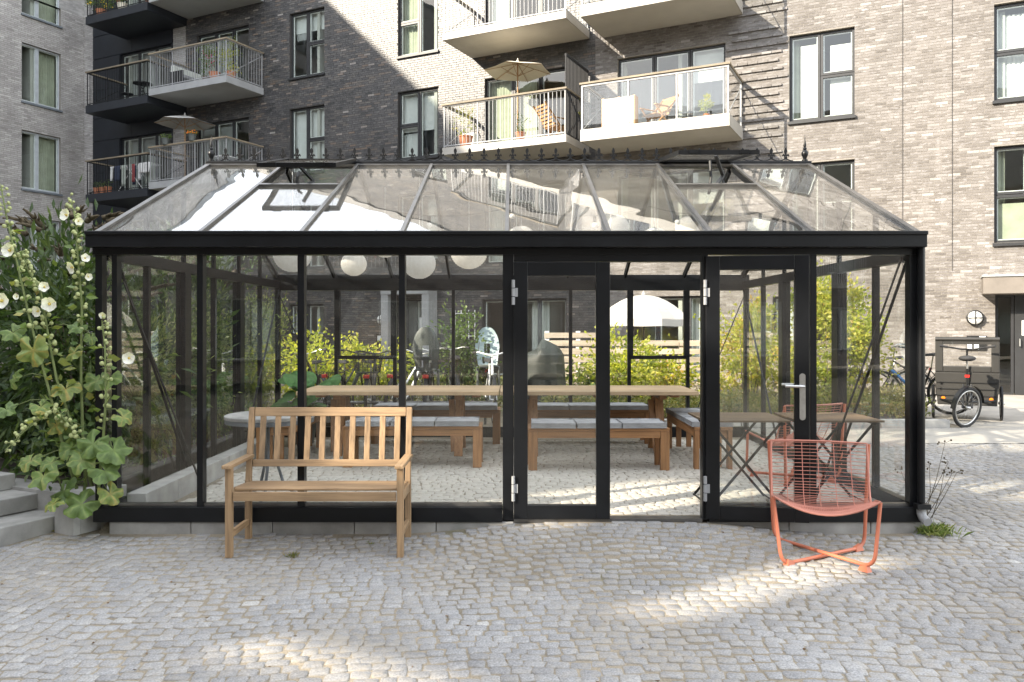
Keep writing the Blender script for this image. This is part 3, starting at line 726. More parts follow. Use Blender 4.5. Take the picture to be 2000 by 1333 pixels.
window(light, -4.9, -3.4, .9, 2.2, 'D2', dress=[('c', .1, .3, 0, 1, CW)])
for l in range(2, 5):
    balcony(light, -9.24, -5.6, LV[l]+.06, 1.65, .29, 'balc_white', 'lightgrey', 'soffit', 'glass', H=1.14)
# entrance
ca = MB(); ca.box(-.52, 2.6, -.6, -.02, 2.16, 2.52); ca = ca.build('canopy', M['fascia'], light, bevel=.01); MB().box(-.54, 2.62, -.63, -.021, 2.521, 2.56).build('flashing', M['soffit_grey'], ca)
window(light, -.26, .1, -.02, 2.16, 'S', sill=False, inner=None)
dr = MB(); dr.box(.11, 1.2, .09, .15, -.01, 2.15); dr = dr.build('door', M['frame_dark'], light); MB().tube([(.2, .05, 1.05), (.2, .02, 1.05), (.2, .02, 1.2), (.2, .05, 1.2)], .012).build('handle', M['chrome'], dr)
MB().box(.24, .36, .08, .089, 1.28, 1.6).build('notice', M['paperw'], dr)
lampround(light, -.64, 1.66)
sg = MB().box(-.80, -.42, -.04, -.014, .95, 1.27).build('sign_panel', M['blackmetal'], light)
for a, b, c, d in ((-.79, -.70, .97, 1.1), (-.66, -.57, .97, 1.1), (-.56, -.44, 1.16, 1.26), (-.78, -.72, 1.15, 1.24)): MB().box(a, b, -.046, -.041, c, d).build('sign_plate', M['paperw'], sg)
# ---- pale brick corner wing on the left ---------------------------------------------------
CN = bw(-30.04, 0, 0)
wing = thing('apartment_building', 'pale grey brick corner block with light framed paired windows at far left', 'building', CN, -BA+R(90))
# local x from -36 (near the camera) to 0 (corner), y into the block
hw = []
for z in TALL[1:]:
    hw += [(-2.42, -.95, z+.08, z+2.15)]
    for k in range(1, 6): hw += [(-2.42-k*5.2, -.95-k*5.2, z+.08, z+2.15)]
hv = [h if h[3] < ZV else (h[0], h[1], h[2], ZV) for h in hw if h[2] < ZV]
WW = wall_mesh(-5.2, .0, -.15, ZV, [h for h in hv if h[0] > -5.2]).build('wall', M['mortar_l'], wing)
bricks(WW, -5.2, -.003, 1.0, ZV, [h for h in hv if h[0] > -5.2], M['brick_pale'], 31, 300, lambda p, q, z: (0 if p > -3.1 else 40)+p*-1)
wall_mesh(-5.2, .0, ZV, WH, [h if h[2] >= ZV else (h[0], h[1], ZV, h[3]) for h in hw if h[0] > -5.2 and h[3] > ZV]).build('wall', M['far_pale'], wing)
wall_mesh(-36, -5.2, -.15, WH, [h for h in hw if h[1] < -5.2]).build('wall', M['far_pale'], wing)
for i, h in enumerate(hw):
    big = h[0] > -3
    dz = [('c', .45, 1, 0, 1, CG)] if i % 2 else [('c', .5, 1, 0, 1, CS), ('c', 0, .1, 0, 1, CW)]
    window(wing, *h, 'P2', 'frame_grey', 'frame_slate', dress=dz if big else None, inner='frame_white' if big else None)
mb = MB(); mb.add([(-36, 3, -.1), (-.3, 3, -.1), (-.3, 3, WH), (-36, 3, WH)], [(0, 1, 2, 3)])
for z in TALL: mb.box(-36, -.3, .17, 3, z-.3, z-.02)
for x in np.arange(-34, 0, 4.0): mb.box(x, x+.1, .17, 2.99, 0, WH-.5)
mb.box(-.42, -.31, .17, 2.99, 0, WH-.5); mb.build('interior', M['room'], wing)
mass(wing, -36, -.31, 3.1, 12, -.2, WH-.02, M['roofing'], 'core')
mass(wing, -.3, 8.5, -.004, 12, ROOF+.3, WH-.02, M['far_pale'], 'rear_wall')
MB().box(-36, 8.5, -.04, 3.09, WH-.019, WH+.2).build('roof', M['frame_slate'], wing)
# ---- block on the camera's side of the courtyard: closes the yard and shades it ----------
opp = thing('apartment_building', 'brown brick block closing the courtyard behind the viewpoint with added roof shade screen', 'building', bw(0, -33.8, 0), -BA+math.pi)
ho = []
for l in range(0, 3):
    z = LV[l]
    for k in range(12): ho.append((-26+k*4.8, -24.2+k*4.8, z+.5, z+2.3))
opn = [(-b, -a, c, d) for a, b, c, d in ((-15.0, -14.45, 10.7, 11.9), (-17.7, -16.35, 11.5, 12.9), (-15.7, -14.4, 9.8, 10.1), (-12.6, -11.9, 11.2, 12.0), (-16.2, -12.6, 13.25, 13.85))]  # gaps placed to throw sun patches onto the yard
wall_mesh(-30, 42, -.15, 9.5, ho).build('wall', M['far_red'], opp)
wall_mesh(-30, 42, 9.5, 15.0, opn, depth=.2).build('shade_screen', M['far_pale'], opp)  # unseen screen added above the roof to shade the yard, pierced for sun patches
for h in ho: window(opp, *h, 'D2', 'frame_white', dress=[('p', 0, .4, 0, 1, CW)], inner=None)
mass(opp, -30, 42, .6, 12, -.2, 9.4, M['roofing'], 'core')
for k in range(6):
    u = -20+k*9.6; z = LV[1+k % 2]
    b_ = MB().box(u, u+3.4, -1.5, -.02, z-.2, z).build('balcony', M['balc_white'], opp); rr = MB()
    for i in range(28): rr.box(u+.05+i*.122-.008, u+.05+i*.122+.008, -1.46, -1.44, z, z+1.1)
    rr.box(u, u+3.4, -1.48, -1.42, z+1.1, z+1.14); rr.build('railing', M['white_metal'], b_)
# ------------------------------------------------------------------ greenhouse
GY = 6.15; GS = FPX/GY
def gx(px): return (px-1000)/GS
gh = thing('greenhouse', 'long black framed glass greenhouse with crested ridge and open double door', 'greenhouse', (0, GY, 0))
GW, GD, PIT = 3.11, 4.65, .775; EZ, RZ = 2.155, 3.147; ZB, ZT = .10, 2.03
def gpane(x0, x1, z0, z1, y): MB().box(x0, x1, y-.002, y+.002, z0, z1).build('pane', M['glass'], gh)
def gpost(x0, x1, y0, y1, z0=.0, z1=2.03): MB().box(x0, x1, y0, y1, z0, z1).build('post', M['black'], gh)
# front: posts, panes
XL, XR = gx(190), gx(1797)
fp = [(190, 203), (222, 232), (387.5, 399), (583, 596), (780, 792), (982, 1003), (1370, 1381), (1580, 1592), (1773, 1797)]
for a, b in fp: gpost(gx(a), gx(b), -.03, .045, .0 if a in (982, 1370) else ZB-.01)
for (a, b) in zip(fp[:5], fp[1:6]): gpane(gx(a[1])-.012, gx(b[0])+.012, ZB, ZT-.02, .02)
for a, b in ((1381, 1580), (1592, 1773)): gpane(gx(a)-.012, gx(b)+.012, ZB, ZT-.02, .02)
for a, b in ((188, 981.5), (1381.5, 1800)): MB().box(gx(a), gx(b), -.05, .07, -.012, ZB).build('base_beam', M['black'], gh, bevel=.004)
for a, b in ((203, 981), (1382, 1773)): MB().box(gx(a), gx(b), -.012, .035, ZB, ZB+.022).build('glazing_bead', M['alu'], gh)
ga = MB(); ga.box(gx(184), gx(1794), -.135, -.035, 2.045, 2.155); ga.box(gx(184), gx(1794), -.150, -.1355, 2.135, 2.165); ga.build('gutter', M['black'], gh, bevel=.006)
MB().box(XL-.02, XR+.02, -.034, .06, 1.998, 2.14).build('eave_beam', M['black'], gh)
MB().box(gx(1003.5), gx(1369.5), -.032, .05, 1.945, 1.9975).build('door_header', M['black'], gh)
# downpipe at the right corner with its grey outlet
dpx = gx(1790); MB().tube([(dpx, -.07, 2.05), (dpx, -.07, .14)], .028, 10).build('downpipe', M['black'], gh, True)
MB().tube([(dpx, -.07, .10), (dpx, -.072, .06), (dpx+.005, -.09, .03), (dpx+.01, -.15, .012)], .033, 12).build('drain_outlet', M['lightgrey'], gh, True)
MB().box(dpx-.05, dpx+.05, -.12, -.051, .098, .135).build('pipe_bracket', M['blackmetal'], gh)
# kerb stones under the frame
def kerbrow(axis, a0, a1, lo, hi, z0, z1, step=.615):
    a = a0
    while a < a1-.05:
        b = min(a+step-.006, a1); m = MB()
        if axis == 'x': m.box(a, b, lo, hi, z0, z1)
        else: m.box(lo, hi, a, b, z0, z1)
        m.build('kerb_stone', M['concrete_d'], gh, bevel=.004); a += step
kerbrow('x', gx(218), gx(1003), -.035, .08, -.35, -.014); kerbrow('x', gx(1003)+.003, gx(1378), -.035, .08, -.35, -.022, 1.46); kerbrow('x', gx(1380), gx(1799), -.035, .08, -.35, -.014)
kerbrow('y', .1, GD, GW-.06, GW+.05, -.35, -.014); kerbrow('y', .1, GD, -GW-.05, -GW+.06, -.35, -.014)
MB().box(gx(1003.5), gx(1369.5), -.04, .06, -.018, .012).build('threshold', M['alu'], gh)
# sides
for sx in (-1, 1):
    X = sx*(GW-.012) if sx > 0 else -GW
    MB().box(X-.035, X+.035, .075, GD-.03, -.012, ZB).build('base_beam', M['black'], gh)
    MB().box(X-.035, X+.035, .065, GD-.03, 1.965, 2.06).build('eave_beam', M['black'], gh)
    for k in range(1, 6):
        hw_ = .07 if k in (2, 4) else .022; y = k*PIT
        MB().box(X-(.045 if k in (2, 4) else .025), X+(.045 if k in (2, 4) else .025), y-hw_, y+hw_, ZB, 1.965).build('post', M['black'], gh)
    for k in range(6):
        y0 = k*PIT+(.07 if k in (2, 4) else .024); y1 = (k+1)*PIT-(.07 if k+1 in (2, 4) else .024)
        MB().box(X-.002, X+.002, max(y0, .08), y1, ZB, 1.965).build('pane', M['glass'], gh)
    # gable glazing and its bars
    yr = GD/2
    for k in range(6):
        ya, yb = k*PIT+.02, (k+1)*PIT-.02; zz = lambda y: EZ+(RZ-EZ)*(1-abs(y-yr)/yr)-.05
        ya = max(ya, .12); yb = min(yb, GD-.12)
        MB().prism([(ya, 2.06), (yb, 2.06), (yb, zz(yb)), (ya, zz(ya))], .004, Matrix.Translation((X, 0, 0)) @ Matrix(((0, 0, 1, 0), (1, 0, 0, 0), (0, 1, 0, 0), (0, 0, 0, 1)))).build('pane', M['glass'], gh)
        if k: MB().box(X-.018, X+.018, k*PIT-.018, k*PIT+.018, 2.061, EZ+(RZ-EZ)*(1-abs(k*PIT-yr)/yr)-.05).build('gable_bar', M['black'], gh)
# back wall
bx = [-GW+PIT*k*(2*GW)/(8*PIT) for k in range(9)]
for i, x in enumerate(bx): MB().box(x-(.03 if i in (0, 8) else .022), x+(.03 if i in (0, 8) else .022), GD-.03, GD+.03, -.01, 2.03).build('post', M['black'], gh)
MB().box(-GW+.03, GW-.03, GD-.028, GD+.05, -.012, ZB+.03).build('base_beam', M['black'], gh)
MB().box(-GW-.02, GW+.02, GD-.031, GD+.06, 1.94, 2.06).build('eave_beam', M['black'], gh)
MB().box(-GW-.08, GW+.06, GD+.061, GD+.15, 2.045, 2.155).build('gutter', M['black'], gh)
for i in range(8):
    a, b = bx[i]+.022, bx[i+1]-.022
    if i in (1, 6):       # louvre windows
        MB().box(a, b, GD-.025, GD+.025, 1.03, 1.075).build('transom', M['black'], gh)
        for p, q in ((a, a+.03), (b-.03, b)): MB().box(p, q, GD-.03, GD+.03, 1.076, 1.938).build('louvre_frame', M['black'], gh)
        for q in range(7):
            z = 1.09+q*.12; s = MB(); s.M = Matrix.Translation((0, GD, z+.06)) @ Matrix.Rotation(R(12), 4, 'X'); s.box(a+.032, b-.032, -.003, .003, -.062, .062); s.build('louvre_pane', M['glass'], gh)
        MB().box(a, b, GD-.002, GD+.002, ZB+.03, 1.03).build('pane', M['glass'], gh)
    else: MB().box(a, b, GD-.002, GD+.002, ZB+.03, 1.94).build('pane', M['glass'], gh)
# roof: bars, panes, ridge
rb = [190, 390, 588, 785, 990, 1190, 1388, 1590, 1792]; rx = [gx(p) for p in rb]; yr = GD/2
sl = Vector((0, yr, RZ-EZ)); sn = Vector((0, -(RZ-EZ), yr)).normalized()
def RP(x, s, back=False, off=0):
    p = Vector((x, yr*s, EZ+(RZ-EZ)*s))+sn*off
    return Vector((p.x, GD-p.y, p.z)) if back else p
for back in (False, True):
    up = (0, sn.y*(-1 if back else 1), sn.z)
    for i, x in enumerate(rx):
        e = .03 if i in (0, 8) else .02
        MB().beam(RP(x, -.01, back, .014), RP(x, .985, back, .014), e*1.5, .02, up).build('glazing_cap', M['alu'], gh)
        MB().beam(RP(x, 0, back, -.03), RP(x, .97, back, -.03), e*1.3, .05, up).build('rafter', M['black'], gh)
    for i in range(8):
        a, b = rx[i]+.016, rx[i+1]-.016; vent = (not back) and i in (1, 6)
        s1 = .60 if vent else .975
        m = MB(); m.add([RP(a, 0, back), RP(b, 0, back), RP(b, s1, back), RP(a, s1, back), RP(a, 0, back, .004), RP(b, 0, back, .004), RP(b, s1, back, .004), RP(a, s1, back, .004)],
              [(0, 3, 2, 1), (4, 5, 6, 7), (0, 1, 5, 4), (1, 2, 6, 5), (2, 3, 7, 6), (3, 0, 4, 7)]); m.build('roof_pane', M['roofglass'], gh)
        if vent:
            MB().beam(RP(a, .61, back, .006), RP(b, .61, back, .006), .05, .045, up).build('transom', M['alu'], gh)
MB().box(gx(1000-595*1.378)-.0, rx[8]+.04, yr-.05, yr+.05, RZ-.035, RZ+.03).build('ridge_beam', M['black'], gh, bevel=.006)
rc = MB(); rc.beam((rx[0], yr-.075, RZ-.02), (rx[8], yr-.075, RZ-.02), .05, .02, tuple(sn)); rc.build('ridge_flashing', M['alu'], gh)
# open roof vents
for (i, phi) in ((1, 14), (6, 7.5)):
    a, b = rx[i]+.0, rx[i+1]-.0; Ln = 1.0
    v = MB(); v.M = Matrix.Translation((0, yr-.05, RZ+.035)) @ Matrix.Rotation(R(phi), 4, 'X')
    v.box(a+.02, a+.055, -Ln, -.005, -.02, .02); v.box(b-.055, b-.02, -Ln, -.005, -.02, .02); v.box(a+.055, b-.055, -Ln, -Ln+.035, -.021, .021); v.box(a+.055, b-.055, -.04, -.005, -.019, .019)
    for x in (a+.16, b-.16): v.box(x-.04, x+.04, -Ln-.012, -Ln-.001, -.012, .024)
    o = v.build('roof_vent', M['black'], gh)
    p = MB(); p.M = v.M; p.box(a+.055, b-.055, -Ln+.035, -.04, .004, .008); p.build('pane', M['roofglass'], o)
    c = (a+b)/2; q = RP(c, .61, False, .0); tip = v.M @ Vector((c, -Ln+.12, -.02)); mid = (q+tip)/2+Vector((.10, .12, -.02))
    ar = MB(); ar.beam(q, mid, .03, .02); ar.beam(mid, tip, .03, .02); ar.beam(q+Vector((.09, .0, -.02)), mid+Vector((0, .05, 0)), .015, .015); ar.tube([q+Vector((-.05, .05, -.06)), q+Vector((-.03, .05, .1)), tip+Vector((-.03, .1, -.03))], .014, 6)
    ar.build('vent_arm', M['blackmetal'], o)
# ridge cresting: fleur de lis pieces
def fleur():
    m = MB(); th = .008; X = Matrix.Rotation(R(90), 4, 'X')
    def lf(pts): m.prism(pts, th, X)
    lf([(0, .128), (-.012, .112), (-.017, .096), (-.011, .080), (-.006, .070), (.006, .070), (.011, .080), (.017, .096), (.012, .112)])
    for s in (-1, 1):
        pts = [(s*.006, .048), (s*.016, .066), (s*.028, .070), (s*.036, .058), (s*.034, .046), (s*.028, .050), (s*.024, .056), (s*.017, .050), (s*.010, .038)]
        lf(pts if s < 0 else pts[::-1])
    lf([(.016*math.cos(a), .034+.013*math.sin(a)) for a in [k*math.pi/5 for k in range(10)]])
    lf([(.012*math.cos(a), .060+.010*math.sin(a)) for a in [k*math.pi/5 for k in range(10)]])
    pts = []
    for k in range(9):
        t = -1+2*k/8; pts.append((t*.0757, 0, .028*t*t+.006 if False else .008+.022*(1-abs(abs(t)-0))**2))
    m.tube(pts, .0055, 6); m.box(-.0757, .0757, -.004, .004, -.002, .004)
    return m.mesh('crest', M['black'])
fm = fleur(); n = 0
for px in np.arange(440.5, 1560, 28.05):
    x = (px-1000)*(GY+yr)/FPX; o = link('crest', fm, gh); o.location = (x, yr, RZ+.03); o.scale = (1.0, 1.6, 1.15)
prof = [(.02, 0), (.03, .005), (.03, .02), (.016, .03), (.022, .045), (.034, .07), (.036, .09), (.024, .115), (.014, .125), (.022, .135), (.012, .15), (.016, .17), (.006, .22), (.001, .29)]
for px in (413, 1572): MB().lathe(prof, 12, Matrix.Translation(((px-1000)*(GY+yr)/FPX, yr, RZ+.03))).build('finial', M['black'], gh, True)
# diagonal wind braces
for p, q in (((gx(234), .06, 1.80), (gx(388), .06, .24)), ((-GW+.06, .15, 1.95), (-GW+.06, 1.5, .12)), ((gx(1768), .06, 1.98), (gx(1597), .06, .12)), ((GW-.07, .12, 1.95), (GW-.07, 1.5, .12)),
             ((bx[0]+.03, GD-.06, 1.9), (bx[1]-.02, GD-.06, .15)), ((bx[8]-.03, GD-.06, 1.9), (bx[7]+.02, GD-.06, .15)), ((-GW+.06, GD-.15, 1.95), (-GW+.06, GD-1.5, .12)), ((GW-.07, GD-.12, 1.95), (GW-.07, GD-1.5, .12))):
    MB().beam(p, q, .022, .008).build('wind_brace', M['black'], gh)
# doors
def door(name_hinge_left, hinge_px, wpx, ang, handle):
    d = MB(); wd = wpx/GS; st = .104; z0, z1 = .012, 1.985 if ang else 1.942
    s = 1
    X = Matrix.Translation((gx(hinge_px), -.03, 0)) @ Matrix.Rotation(R(ang), 4, 'Z')
    d.M = X; d.box(0, st, -.025, .025, z0, z1).box(wd-st, wd, -.025, .025, z0, z1).box(st, wd-st, -.0245, .0245, z0, z0+.105).box(st, wd-st, -.0245, .0245, z1-.105, z1)
    o = d.build('door', M['black'], gh, bevel=.004)
    p = MB(); p.M = X; p.box(st, wd-st, -.003, .003, z0+.105, z1-.105); p.build('pane', M['glass'], o)
    for z in (.15, 1.62):
        h = MB(); h.M = X
        for q in range(3): h.lathe([(.013, z+q*.064), (.013, z+q*.064+.058)], 10, Matrix.Translation((-.004, -.034, 0)))
        h.box(.006, .03, -.032, -.0255, z+.06, z+.125); h.build('hinge', M['lightgrey'], o, True)
    if handle:
        for side in (-1, 1):
            h = MB(); h.M = X; yb = side*.0255; y1 = side*.034; cx = wd-.05
            pl = [(cx+.022*math.cos(a), (1.09 if math.sin(a) > 0 else .79)+.022*math.sin(a)) for a in [k*math.pi/8 for k in range(16)]]
            hh = [(X @ Vector((x, yb, z))) for x, z in pl]+[(X @ Vector((x, y1, z))) for x, z in pl]
            h.M = None; nn = 16; h.add(hh, [tuple(range(nn)), tuple(range(nn, 2*nn))[::-1]]+[(k, k+nn, (k+1) % nn+nn, (k+1) % nn) for k in range(nn)])
            h.M = X; h.tube([(cx, y1, 1.02), (cx, y1+side*.04, 1.02), (cx-.015, y1+side*.05, 1.02), (cx-.13, y1+side*.05, 1.02)], .0105, 10)
            h.build('handle', M['chrome'], o, True)
    return o
door(True, 1003.5, 186.5, 0, False); door(True, 1376, 192, -9.5, True)
# inner kerb stones along the left wall
a = .12
while a < 3.7:
    MB().box(-2.97, -2.82, a, a+.61, -.05, .17).build('kerb_stone', M['concrete'], gh, bevel=.006); a += .616
# ------------------------------------------------------------------ teak bench in front of the glass
def board(name, parent, mat, *a, bevel=.004): return MB().box(*a).build(name, mat, parent, bevel=bevel)
s5 = FPX/5.61; bxl, bxr = (440-1000)/s5, (790-1000)/s5
bench = thing('garden_bench', 'slatted teak garden bench with armrests standing before the greenhouse glass', 'bench', ((bxl+bxr)/2, 5.60, g(-1.9, 5.6)))
T = M['beech']; hw_ = (bxr-bxl)/2; BD = .44
for s in (-1, 1):
    x = s*(hw_-.028)
    board('leg', bench, T['z'], x-.023, x+.023, -.015, .032, 0, .615); 
    m = MB(); m.beam((x, BD-.02, 0), (x, BD-.02, .46), .044, .044); m.beam((x, BD-.022, .445), (x, BD+.072, .985), .04, .04); m.build('leg', T['z'], bench, bevel=.004)
    m = MB(); m.beam((x+s*.0, -.06, .63), (x, BD+.02, .63), .062, .026); m.build('armrest', T['y'], bench, bevel=.005)
    board('side_rail', bench, T['y'], x-.015, x+.015, .036, BD-.046, .375, .44); board('stretcher', bench, T['y'], x-.014, x+.014, .036, BD-.046, .13, .175)
board('front_rail', bench, T['x'], -hw_+.056, hw_-.056, -.010, .014, .388, .452)
for k in range(7):
    y = .03+k*.060; board('seat_slat', bench, T['x'], -hw_+.03 if 0 < k < 7 else -hw_+.056, hw_-.03 if 0 < k < 7 else hw_-.056, y, y+.038, .4535-.0035*k, .470-.0035*k, bevel=.003)
lean = lambda z: BD-.02+(z-.445)*.17
for z, h in ((.952, .066), (.578, .052)):
    m = MB(); m.M = Matrix.Translation((0, lean(z), z)) @ Matrix.Rotation(R(-9.6), 4, 'X'); m.box(-hw_+.052, hw_-.052, -.013, .013, -h/2, h/2); m.build('back_rail', T['x'], bench, bevel=.004)
n = 10
for k in range(n):
    x = -hw_+.115+(2*hw_-.23)*k/(n-1); m = MB(); m.M = Matrix.Translation((x, lean(.765), .765)) @ Matrix.Rotation(R(-9.6), 4, 'X'); m.box(-.021, .021, -.008, .008, -.165, .16); m.build('back_slat', T['z'], bench, bevel=.003)
# ------------------------------------------------------------------ coral wire lounge chair
def wire_chair(loc, rz, label):
    c = thing('wire_lounge_chair', label, 'chair', loc, rz, 'coral wire chairs')
    hw_ = .325; O = M['orange']
    def arc(pts, r=.0125): return MB().tube(pts, r, 10)
    def rounded(a, b, cc, d, rad=.09):          # a down to b, across to c, up to d with rounded corners
        out = [a]
        for p, q, r_ in ((a, b, cc), (b, cc, d)):
            d1 = (p-q).normalized(); d2 = (r_-q).normalized()
            for k in range(7):
                t = k/6; A = q+d1*rad; B = q+d2*rad; out.append(A*(1-t)**2+q*2*t*(1-t)+B*t*t)
        return out+[d]
    V3 = Vector
    fl, fr, bl, br_ = V3((-.28, -.31, .016)), V3((.28, -.31, .016)), V3((-.305, .30, .016)), V3((.305, .30, .016))
    tfl, tfr = V3((-.33, -.22, .44)), V3((.33, -.22, .44)); tbl, tbr = V3((-.338, .33, .74)), V3((.338, .33, .74))
    arc(rounded(tfl, fl, br_+V3((0, 0, .0)), tbr)).build('frame_loop', O, c, True)
    arc(rounded(tfr, fr+V3((0, 0, .024)), bl+V3((0, 0, .024)), tbl)).build('frame_loop', O, c, True)
    for p, sx, sy in ((fl, -1, -1), (fr, 1, -1), (bl, -1, 1), (br_, 1, 1)):
        m = MB(); q = p+V3((-sx*.055, -sy*.055, -.016)); m.M = Matrix.Translation(q) @ Matrix.Rotation(math.atan2(sy, sx), 4, 'Z')
        m.add([(-.03, -.02, 0), (.045, -.024, 0), (.045, .024, 0), (-.03, .02, 0), (-.02, -.013, .03), (.03, -.013, .045), (.03, .013, .045), (-.02, .013, .03)], [(0, 3, 2, 1), (4, 5, 6, 7), (0, 1, 5, 4), (1, 2, 6, 5), (2, 3, 7, 6), (3, 0, 4, 7)]); m.build('foot', O, c)
    # back and seat sling: s runs from the top of the back (0) to the seat front (1)
    prof = [(.315, .745), (.27, .62), (.215, .48), (.165, .385), (.10, .335), (0, .315), (-.10, .318), (-.20, .335), (-.26, .345)]
    def P(t, x):
        f = t*(len(prof)-1); i = min(int(f), len(prof)-2); k = f-i; y = prof[i][0]*(1-k)+prof[i+1][0]*k; z = prof[i][1]*(1-k)+prof[i+1][1]*k
        e = abs(x/hw_)**2; up_ = .105*e*smooth((t-.35)/.4); bow = -.06*(1-e)*smooth((.5-t)/.5)*-1
        return V3((x, y+bow, z+up_-.012*smooth(t)*0))
    N = 30; wires = MB()
    for i in range(25):
        t = .012+.98*.56*i/24; wires.tube([P(t, -hw_+2*hw_*k/12) for k in range(13)], .0024, 5)
    for k in range(7):
        x = -hw_+2*hw_*(k+.0)/6*.999; x = max(-hw_+.006, min(hw_-.006, x)); wires.tube([P(.012+.55*i/16, x) for i in range(17)], .0028, 5)
    wires.build('back_wires', M['pinkmesh'], c, 2)
    rim = [P(0, -hw_+2*hw_*k/10) for k in range(11)]+[P(i/20, hw_) for i in range(1, 20)]+[P(1, hw_-2*hw_*k/14) for k in range(15)]+[P(1-i/20, -hw_) for i in range(1, 20)]
    MB().tube(rim, .0065, 8, True).build('rim', M['pinkmesh'], c, True)
    # perforated seat: woven fine mesh
    sm = MB()
    for i in range(34):
        t = .56+.435*i/33; sm.tube([P(t, -hw_+2*hw_*k/12) for k in range(13)], .0019, 4)
    for k in range(58):
        x = -hw_+.004+(2*hw_-.008)*k/57; sm.tube([P(.56+.435*i/8, x) for i in range(9)], .0019, 4)
    sm.build('seat_mesh', M['pinkmesh'], c, 2)
    MB().tube([P(.56, -hw_+2*hw_*k/12) for k in range(13)], .005, 6).build('cross_wire', M['pinkmesh'], c, True)
    return c
wire_chair((2.12, 5.55, g(2.1, 5.5)), R(-15.5), 'coral orange wire lounge chair on the setts by the open door')
# ------------------------------------------------------------------ interior tables, benches, cushions
def vtable(x0, x1, y0, y1, label, legs):
    t = thing('trestle_table', label, 'table', ((x0+x1)/2, (y0+y1)/2, 0), 0, 'long tables in the greenhouse'); hx, hy = (x1-x0)/2, (y1-y0)/2; cx = (x0+x1)/2
    n = 5
    for k in range(n):
        a = -hy+2*hy*k/n; board('top_plank', t, M['tablewood'], -hx, hx, a+.0015, a+2*hy/n-.0015, .70, .742, bevel=.003)
    for lx in legs:
        lx -= cx
        board('cross_bearer', t, M['redwood']['y'], lx-.05, lx+.03, -hy+.1, hy-.1, .645, .699)
        for s in (-1, 1):
            m = MB(); m.beam((lx-.01, s*.10, .645), (lx-.01, s*.33, 0), .045, .095, (1, 0, 0)); m.build('leg', M['redwood']['z'], t, bevel=.003)
        m = MB(); m.beam((lx-.10, -.1, .62), (lx-.06, -.28, .05), .03, .07, (1, 0, 0)); m.build('leg', M['redwood']['z'], t, bevel=.003)
    for lx in (-hx+.25, 0, hx-.25): board('batten', t, M['redwood']['y'], lx-.05, lx+.05, -hy+.06, hy-.06, .672, .6995)
    return t
k9 = 8.97/FPX; vtable(-422*k9, -26*k9, 8.97, 9.94, 'left long pine trestle table with splayed legs inside greenhouse', (-345*k9, -105*k9)); vtable(-24*k9, 365*k9, 8.97, 9.94, 'right long pine trestle table seen through the open doorway', (45*k9, 300*k9))
def slat_bench(loc, L, D, rz, label):
    b = thing('plank_bench', label, 'bench', loc, rz, 'plank benches in the greenhouse'); h = .43
    for k in range(3): board('seat_plank', b, M['redwood']['x'], -L/2, L/2, -D/2+k*D/3+.004, -D/2+(k+1)*D/3-.004, h-.032, h)
    for s in (-1, 1):
        x = s*(L/2-.045)
        for y in (-D/2+.03, D/2-.03): board('leg', b, M['redwood']['z'], x-.045, x+.045, y-.022, y+.022, 0, h-.033)
        board('end_rail', b, M['redwood']['y'], x-.02, x+.02, -D/2+.053, D/2-.053, h-.12, h-.034)
        for q in range(2): board('end_slat', b, M['redwood']['z'], x-.012, x+.012, -.09+q*.12, -.03+q*.12, .02, h-.121)
    for y in (-D/2+.02, D/2-.02): board('apron', b, M['redwood']['x'], -L/2+.092, L/2-.092, y-.012, y+.012, h-.10, h-.034)
    return b
def cushion(loc, L, D, rz, label, grp, seed):
    rs = random.Random(seed); nx, ny, th = 12, 8, .055; v = []; f = []
    for top in (0, 1):
        for j in range(ny+1):
            for i in range(nx+1):
                a, b = -1+2*i/nx, -1+2*j/ny; e = max(abs(a), abs(b)); x = a*L/2; y = b*D/2
                if top: z = th*(.82+.18*(1-e**4))+.004*math.sin(9*a+seed)*math.cos(7*b)+rs.uniform(-.0015, .0015)-(.008 if (abs(a) < .05 and abs(b) < .07) else 0)
                else: z = .003+.004*(1-(1-e)**.5 if e < 1 else 1)
                if abs(a) > .99 or abs(b) > .99: x *= 1.0+rs.uniform(-.004, .004); y *= 1+rs.uniform(-.006, .006)
                v.append((x, y, z))
    q = (nx+1)*(ny+1)
    for j in range(ny):
        for i in range(nx):
            a = j*(nx+1)+i; f.append((q+a, q+a+1, q+a+nx+2, q+a+nx+1)); f.append((a, a+nx+1, a+nx+2, a+1))
    edge = [i for i in range(nx+1)]+[(j)*(nx+1)+nx for j in range(1, ny+1)]+[ny*(nx+1)+i for i in range(nx-1, -1, -1)]+[j*(nx+1) for j in range(ny-1, 0, -1)]
    for a, b in zip(edge, edge[1:]+edge[:1]): f.append((a, b, q+b, q+a))
    mb = MB(); mb.add(v, f); o = thing('seat_cushion', label, 'cushion', loc, rz, grp); mb.build('pad', M['cushion'], o, True)
    for z in (0, th*.83):
        pts = [(-L/2, -D/2, z+.004), (L/2, -D/2, z+.004), (L/2, D/2, z+.004), (-L/2, D/2, z+.004)]; MB().tube(pts, .005, 6, True).build('piping', M['cushion'], o)
    return o
cg = 'grey bench cushions in the greenhouse'
spots = [((-1.03, 8.59), 1.43, 0, 'front left plank bench behind the teak garden bench', 'front left plank bench'), ((.88, 8.42), 1.43, 0, 'front plank bench with three cushions seen through the doorway', 'front bench seen through the doorway'),
         ((-.95, 10.27), 1.6, 0, 'rear left plank bench along the back glass before the bicycles', 'rear left bench before the bicycles'), ((.96, 10.27), 1.55, 0, 'rear right plank bench behind the table in the doorway', 'rear right bench behind the table')]
pos3 = ['left end of the ', 'middle of the ', 'right end of the ']
